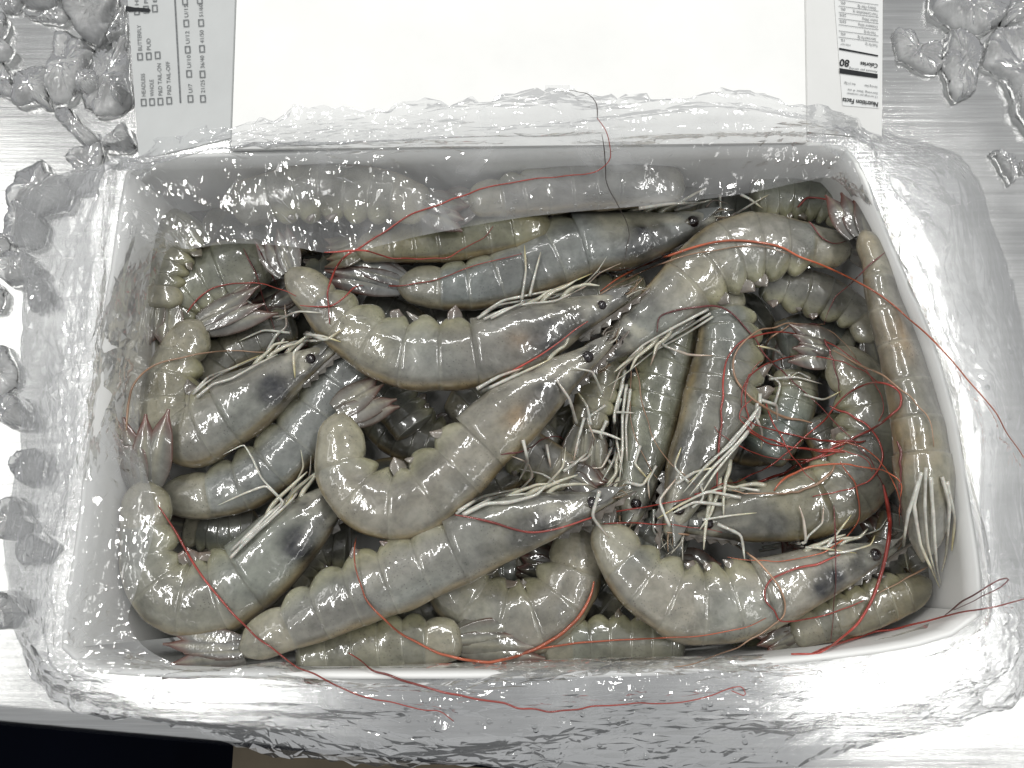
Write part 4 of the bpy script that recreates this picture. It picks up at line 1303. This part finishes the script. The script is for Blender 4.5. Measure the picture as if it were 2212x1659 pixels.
# ------------------------------------------------------------------ melting ice on the table
def ice(poly, h, label, group, seed, z0=0.0):
    p = np.array(poly, float)
    p = p.mean(0) + (p - p.mean(0)) * 1.06
    pc = np.vstack([p, p[:1]])
    q = (0.5 * catmull(pc, 73) + 0.5 * np.stack([np.interp(np.linspace(0, 1, 73), np.concatenate([[0], np.cumsum(np.linalg.norm(np.diff(pc, axis=0), axis=1))]) / np.linalg.norm(np.diff(pc, axis=0), axis=1).sum(), pc[:, j]) for j in range(2)], 1))[:-1]
    q = q + np.stack([wob(np.column_stack([q, 0 * q[:, :1]]), 0.16, seed + 5), wob(np.column_stack([q, 0 * q[:, :1]]), 0.16, seed + 6)], 1) * 2.2
    w = np.array([P(u, v, z0) for u, v in q])
    cc = w.mean(0)
    rings = [(1.0, 0.0), (1.0, 0.25), (0.965, 0.55), (0.89, 0.78), (0.76, 0.92), (0.58, 0.98), (0.36, 1.0), (0.15, 1.0)]
    V = []
    for s, hh in rings:
        for x in w:
            d = cc + (x - cc) * s
            V.append((d[0], d[1], z0 + 0.0006 + 0.5 * h * hh))
    V = np.array(V)
    n = len(w)
    top = V[:, 2] > z0 + 0.0007
    V[:, 2] += np.where(top, (V[:, 2] - z0) * (0.30 * wob(V, 210, seed) + 0.16 * np.abs(wob(V, 520, seed + 3))), 0)
    V[:, :2] += np.where(top, 1, 0)[:, None] * np.stack([wob(V, 420, seed + 1), wob(V, 420, seed + 2)], 1) * 0.0005
    V[:, 2] = np.maximum(V[:, 2], z0 + 0.0005)
    F = grid_faces(len(rings), n, True) + [tuple(range(n))[::-1], tuple((len(rings) - 1) * n + k for k in range(n))]
    V[:, 2] += np.where(top, np.random.default_rng(seed).normal(0, 0.0004, len(V)), 0)
    V[:, 2] = np.maximum(V[:, 2], z0 + 0.0005)
    o = make('ice_lump', V, F, M_ICE)
    tag(o, label, 'ice', group)


def zl(pts, ox=0.0, k=0.2604):
    return [(ox + a * k, b * k) for a, b in pts]


ICE_L = [
    ([(190, -60), (230, 60), (300, 100), (380, 110), (460, 90), (485, -60)], .016, 'smooth rounded ice lump above the broad slab left of the carton'),
    ([(570, -60), (560, 100), (620, 190), (650, 260), (700, 330), (760, 380), (850, 390), (920, 350), (940, 220), (980, 90), (940, -60)], .017, 'large pale faceted ice lump beside the tick-box flap'),
    ([(520, 330), (600, 320), (700, 360), (760, 420), (790, 490), (750, 590), (690, 740), (600, 860), (480, 870), (430, 800), (440, 690), (470, 560), (490, 450)], .015, 'broad upright pale slab of ice left of the carton'),
    ([(800, 410), (900, 400), (1040, 320), (1085, 690), (1090, 890), (1000, 950), (830, 960), (720, 900), (700, 770), (790, 640)], .008, 'flat grey slush ice touching the tick-box flap'),
    ([(150, 660), (280, 595), (420, 580), (425, 850), (440, 920), (370, 905), (330, 860), (250, 880), (180, 895), (135, 865)], .009, 'lumpy grey ice below the bare brushed steel patch'),
    ([(-60, 130), (40, 140), (90, 200), (92, 260), (50, 350), (130, 440), (100, 510), (50, 535), (-60, 500)], .012, 'knobbly clear ice lump with dark outline at the far left'),
    ([(-60, 560), (60, 560), (100, 650), (135, 750), (105, 825), (40, 800), (-60, 800)], .011, 'rounded clear ice lump beside the lumpy grey one'),
    ([(470, 940), (590, 930), (650, 1000), (770, 1095), (850, 1175), (740, 1240), (690, 1190), (640, 1150), (560, 1080), (490, 1000)], .009, 'narrow ridge of ice beside the bright bare steel'),
    ([(880, 1190), (980, 1180), (1100, 1095), (1125, 1225), (1060, 1290), (960, 1285), (900, 1290)], .014, 'rough crystalline ice nub against the carton flap'),
    ([(560, 1330), (620, 1270), (720, 1220), (860, 1200), (890, 1290), (860, 1380), (800, 1480), (780, 1600), (640, 1620), (600, 1510), (635, 1440), (610, 1380)], .009, 'grey ice strip running under the plastic edge'),
    ([(120, 1640), (190, 1490), (280, 1410), (390, 1368), (428, 1395), (438, 1460), (500, 1505), (600, 1510), (640, 1640), (560, 1760), (300, 1800), (140, 1760)], .012, 'round grey ice lump half under the liner corner'),
    ([(-60, 2380), (20, 2370), (60, 2430), (60, 2520), (20, 2590), (-60, 2590)], .008, 'small crystalline ice piece beside the left liner hem'),
    ([(-60, 1960), (30, 1950), (90, 2010), (80, 2120), (-60, 2130)], .009, 'flat ice chip beside the left liner hem'),
    ([(-60, 2900), (60, 2890), (150, 3010), (180, 3200), (60, 3290), (-60, 3270)], .008, 'melting ice sheet under the left liner hem'),
]
for k, (poly, h, lab) in enumerate(ICE_L):
    ice(zl(poly), h, lab, 'ice melting left of the carton', 40 + k)
for k, (poly, h, lab) in enumerate((
        ([(210, 130), (330, 150), (460, 110), (560, 110), (590, 180), (540, 220), (400, 200), (280, 180)], .008, 'flat ice sliver under the smooth rounded lump'),
        ([(960, 150), (1030, 60), (1045, 300), (930, 390), (950, 250)], .009, 'dim ice wedge between the pale faceted lump and the flap'),
        ([(0, 20), (90, -20), (190, -40), (210, 60), (150, 120), (40, 120)], .010, 'grey ice lump beside the smooth rounded one'),
        ([(700, 640), (790, 620), (850, 690), (840, 780), (760, 830), (690, 800)], .012, 'small round ice lump lying on the slush by the broad slab'),
        ([(960, 720), (1060, 690), (1095, 800), (1040, 900), (980, 860)], .010, 'shiny ice nugget pressed against the tick-box flap'))):
    ice(zl(poly), h, lab, 'ice melting left of the carton', 140 + k)
ri = random.Random(8)
for k, (cx, cy, rr_) in enumerate(((70, 500, 48), (52, 590, 40), (95, 640, 34), (40, 900, 40), (75, 1010, 46), (35, 1130, 44), (85, 1190, 34), (30, 1320, 36))):
    poly = [(cx + rr_ * ri.uniform(.7, 1.25) * math.cos(a * .7), cy + rr_ * ri.uniform(.7, 1.25) * math.sin(a * .7)) for a in range(9)]
    ice(poly, ri.uniform(.012, .018), 'cloudy ice lump lying under the clear film hem on the steel table', 'ice under the film', 200 + k)
ICE_R = [
    ([(450, 80), (480, -60), (1080, -60), (1060, 130), (990, 220), (900, 285), (790, 305), (650, 265), (560, 215), (470, 160)], .014, 'large smooth ice lump right of the nutrition panel'),
    ([(150, 320), (180, 260), (250, 270), (310, 290), (330, 350), (370, 400), (440, 390), (535, 400), (545, 480), (545, 570), (500, 620), (430, 630), (320, 590), (240, 530), (180, 490)], .007, 'small kidney shaped ice piece nearest the nutrition panel'),
    ([(585, 300), (660, 285), (780, 325), (870, 400), (870, 470), (850, 560), (830, 690), (790, 790), (650, 850), (610, 820), (580, 720), (555, 600), (565, 480), (572, 400)], .011, 'pointed ice lump hanging down from the large smooth one'),
    ([(890, 410), (960, 310), (1060, 260), (1300, 200), (1300, 1120), (1190, 1020), (1130, 930), (1120, 800), (1060, 700), (960, 620), (885, 560)], .012, 'broad ice mass at the right edge of the table'),
    ([(1090, 90), (1300, -20), (1300, 185), (1080, 240), (1010, 270)], .012, 'thick ice lump between the smooth lump and the broad mass'),
    ([(950, 1290), (1000, 1280), (1060, 1310), (1130, 1300), (1150, 1340), (1170, 1440), (1130, 1520), (1100, 1540), (1070, 1500), (1040, 1420), (1000, 1370)], .007, 'little lone ice chip above the right liner corner'),
    ([(1190, 1350), (1230, 1330), (1290, 1360), (1290, 1440), (1220, 1450)], .007, 'tiny clear ice bead next to the lone chip'),
]
for k, (poly, h, lab) in enumerate(ICE_R):
    ice(zl(poly, 1890), h, lab, 'ice melting right of the carton', 80 + k)

# ------------------------------------------------------------------ water beads on the plastic
vv, ff = [], []
liner_tree = BVHTree.FromPolygons([tuple(x) for x in LV], LF)
rb = random.Random(3)
spots = [(rb.uniform(1650, 2050), rb.uniform(1450, 1600)) for _ in range(60)] + [(rb.uniform(760, 1700), rb.uniform(1520, 1640)) for _ in range(70)] \
    + [(rb.uniform(880, 1420), rb.uniform(415, 470)) for _ in range(45)] + [(rb.uniform(180, 500), rb.uniform(1470, 1560)) for _ in range(14)] + [(rb.uniform(2080, 2200), rb.uniform(400, 1300)) for _ in range(30)]
for u, v in spots:
    d = Vector(ray(u, v)).normalized()
    hit = liner_tree.ray_cast(Vector(CAM), d)
    if hit[0] is None:
        continue
    c = np.array(hit[0]); nrm = np.array(hit[1])
    if nrm[2] < 0:
        nrm = -nrm
    R = rb.choice([0.0003, 0.0004, 0.0005, 0.0006, 0.0009])
    a = unit(np.cross(nrm, [0.3, 1, 0.1])); b = np.cross(nrm, a)
    off = len(vv)
    for i in range(5):
        ph = math.pi * i / 4
        for j in range(8):
            t = 2 * math.pi * j / 8
            vv.append(c + nrm * (R * 0.55 * math.cos(ph) + R * 0.3) + R * math.sin(ph) * (a * math.cos(t) + b * math.sin(t)))
    ff += grid_faces(5, 8, True, off)
wd = make('water_droplets', vv, ff, M_WATER)
tag(wd, 'tiny water beads scattered over the plastic liner', 'water', kind='stuff')
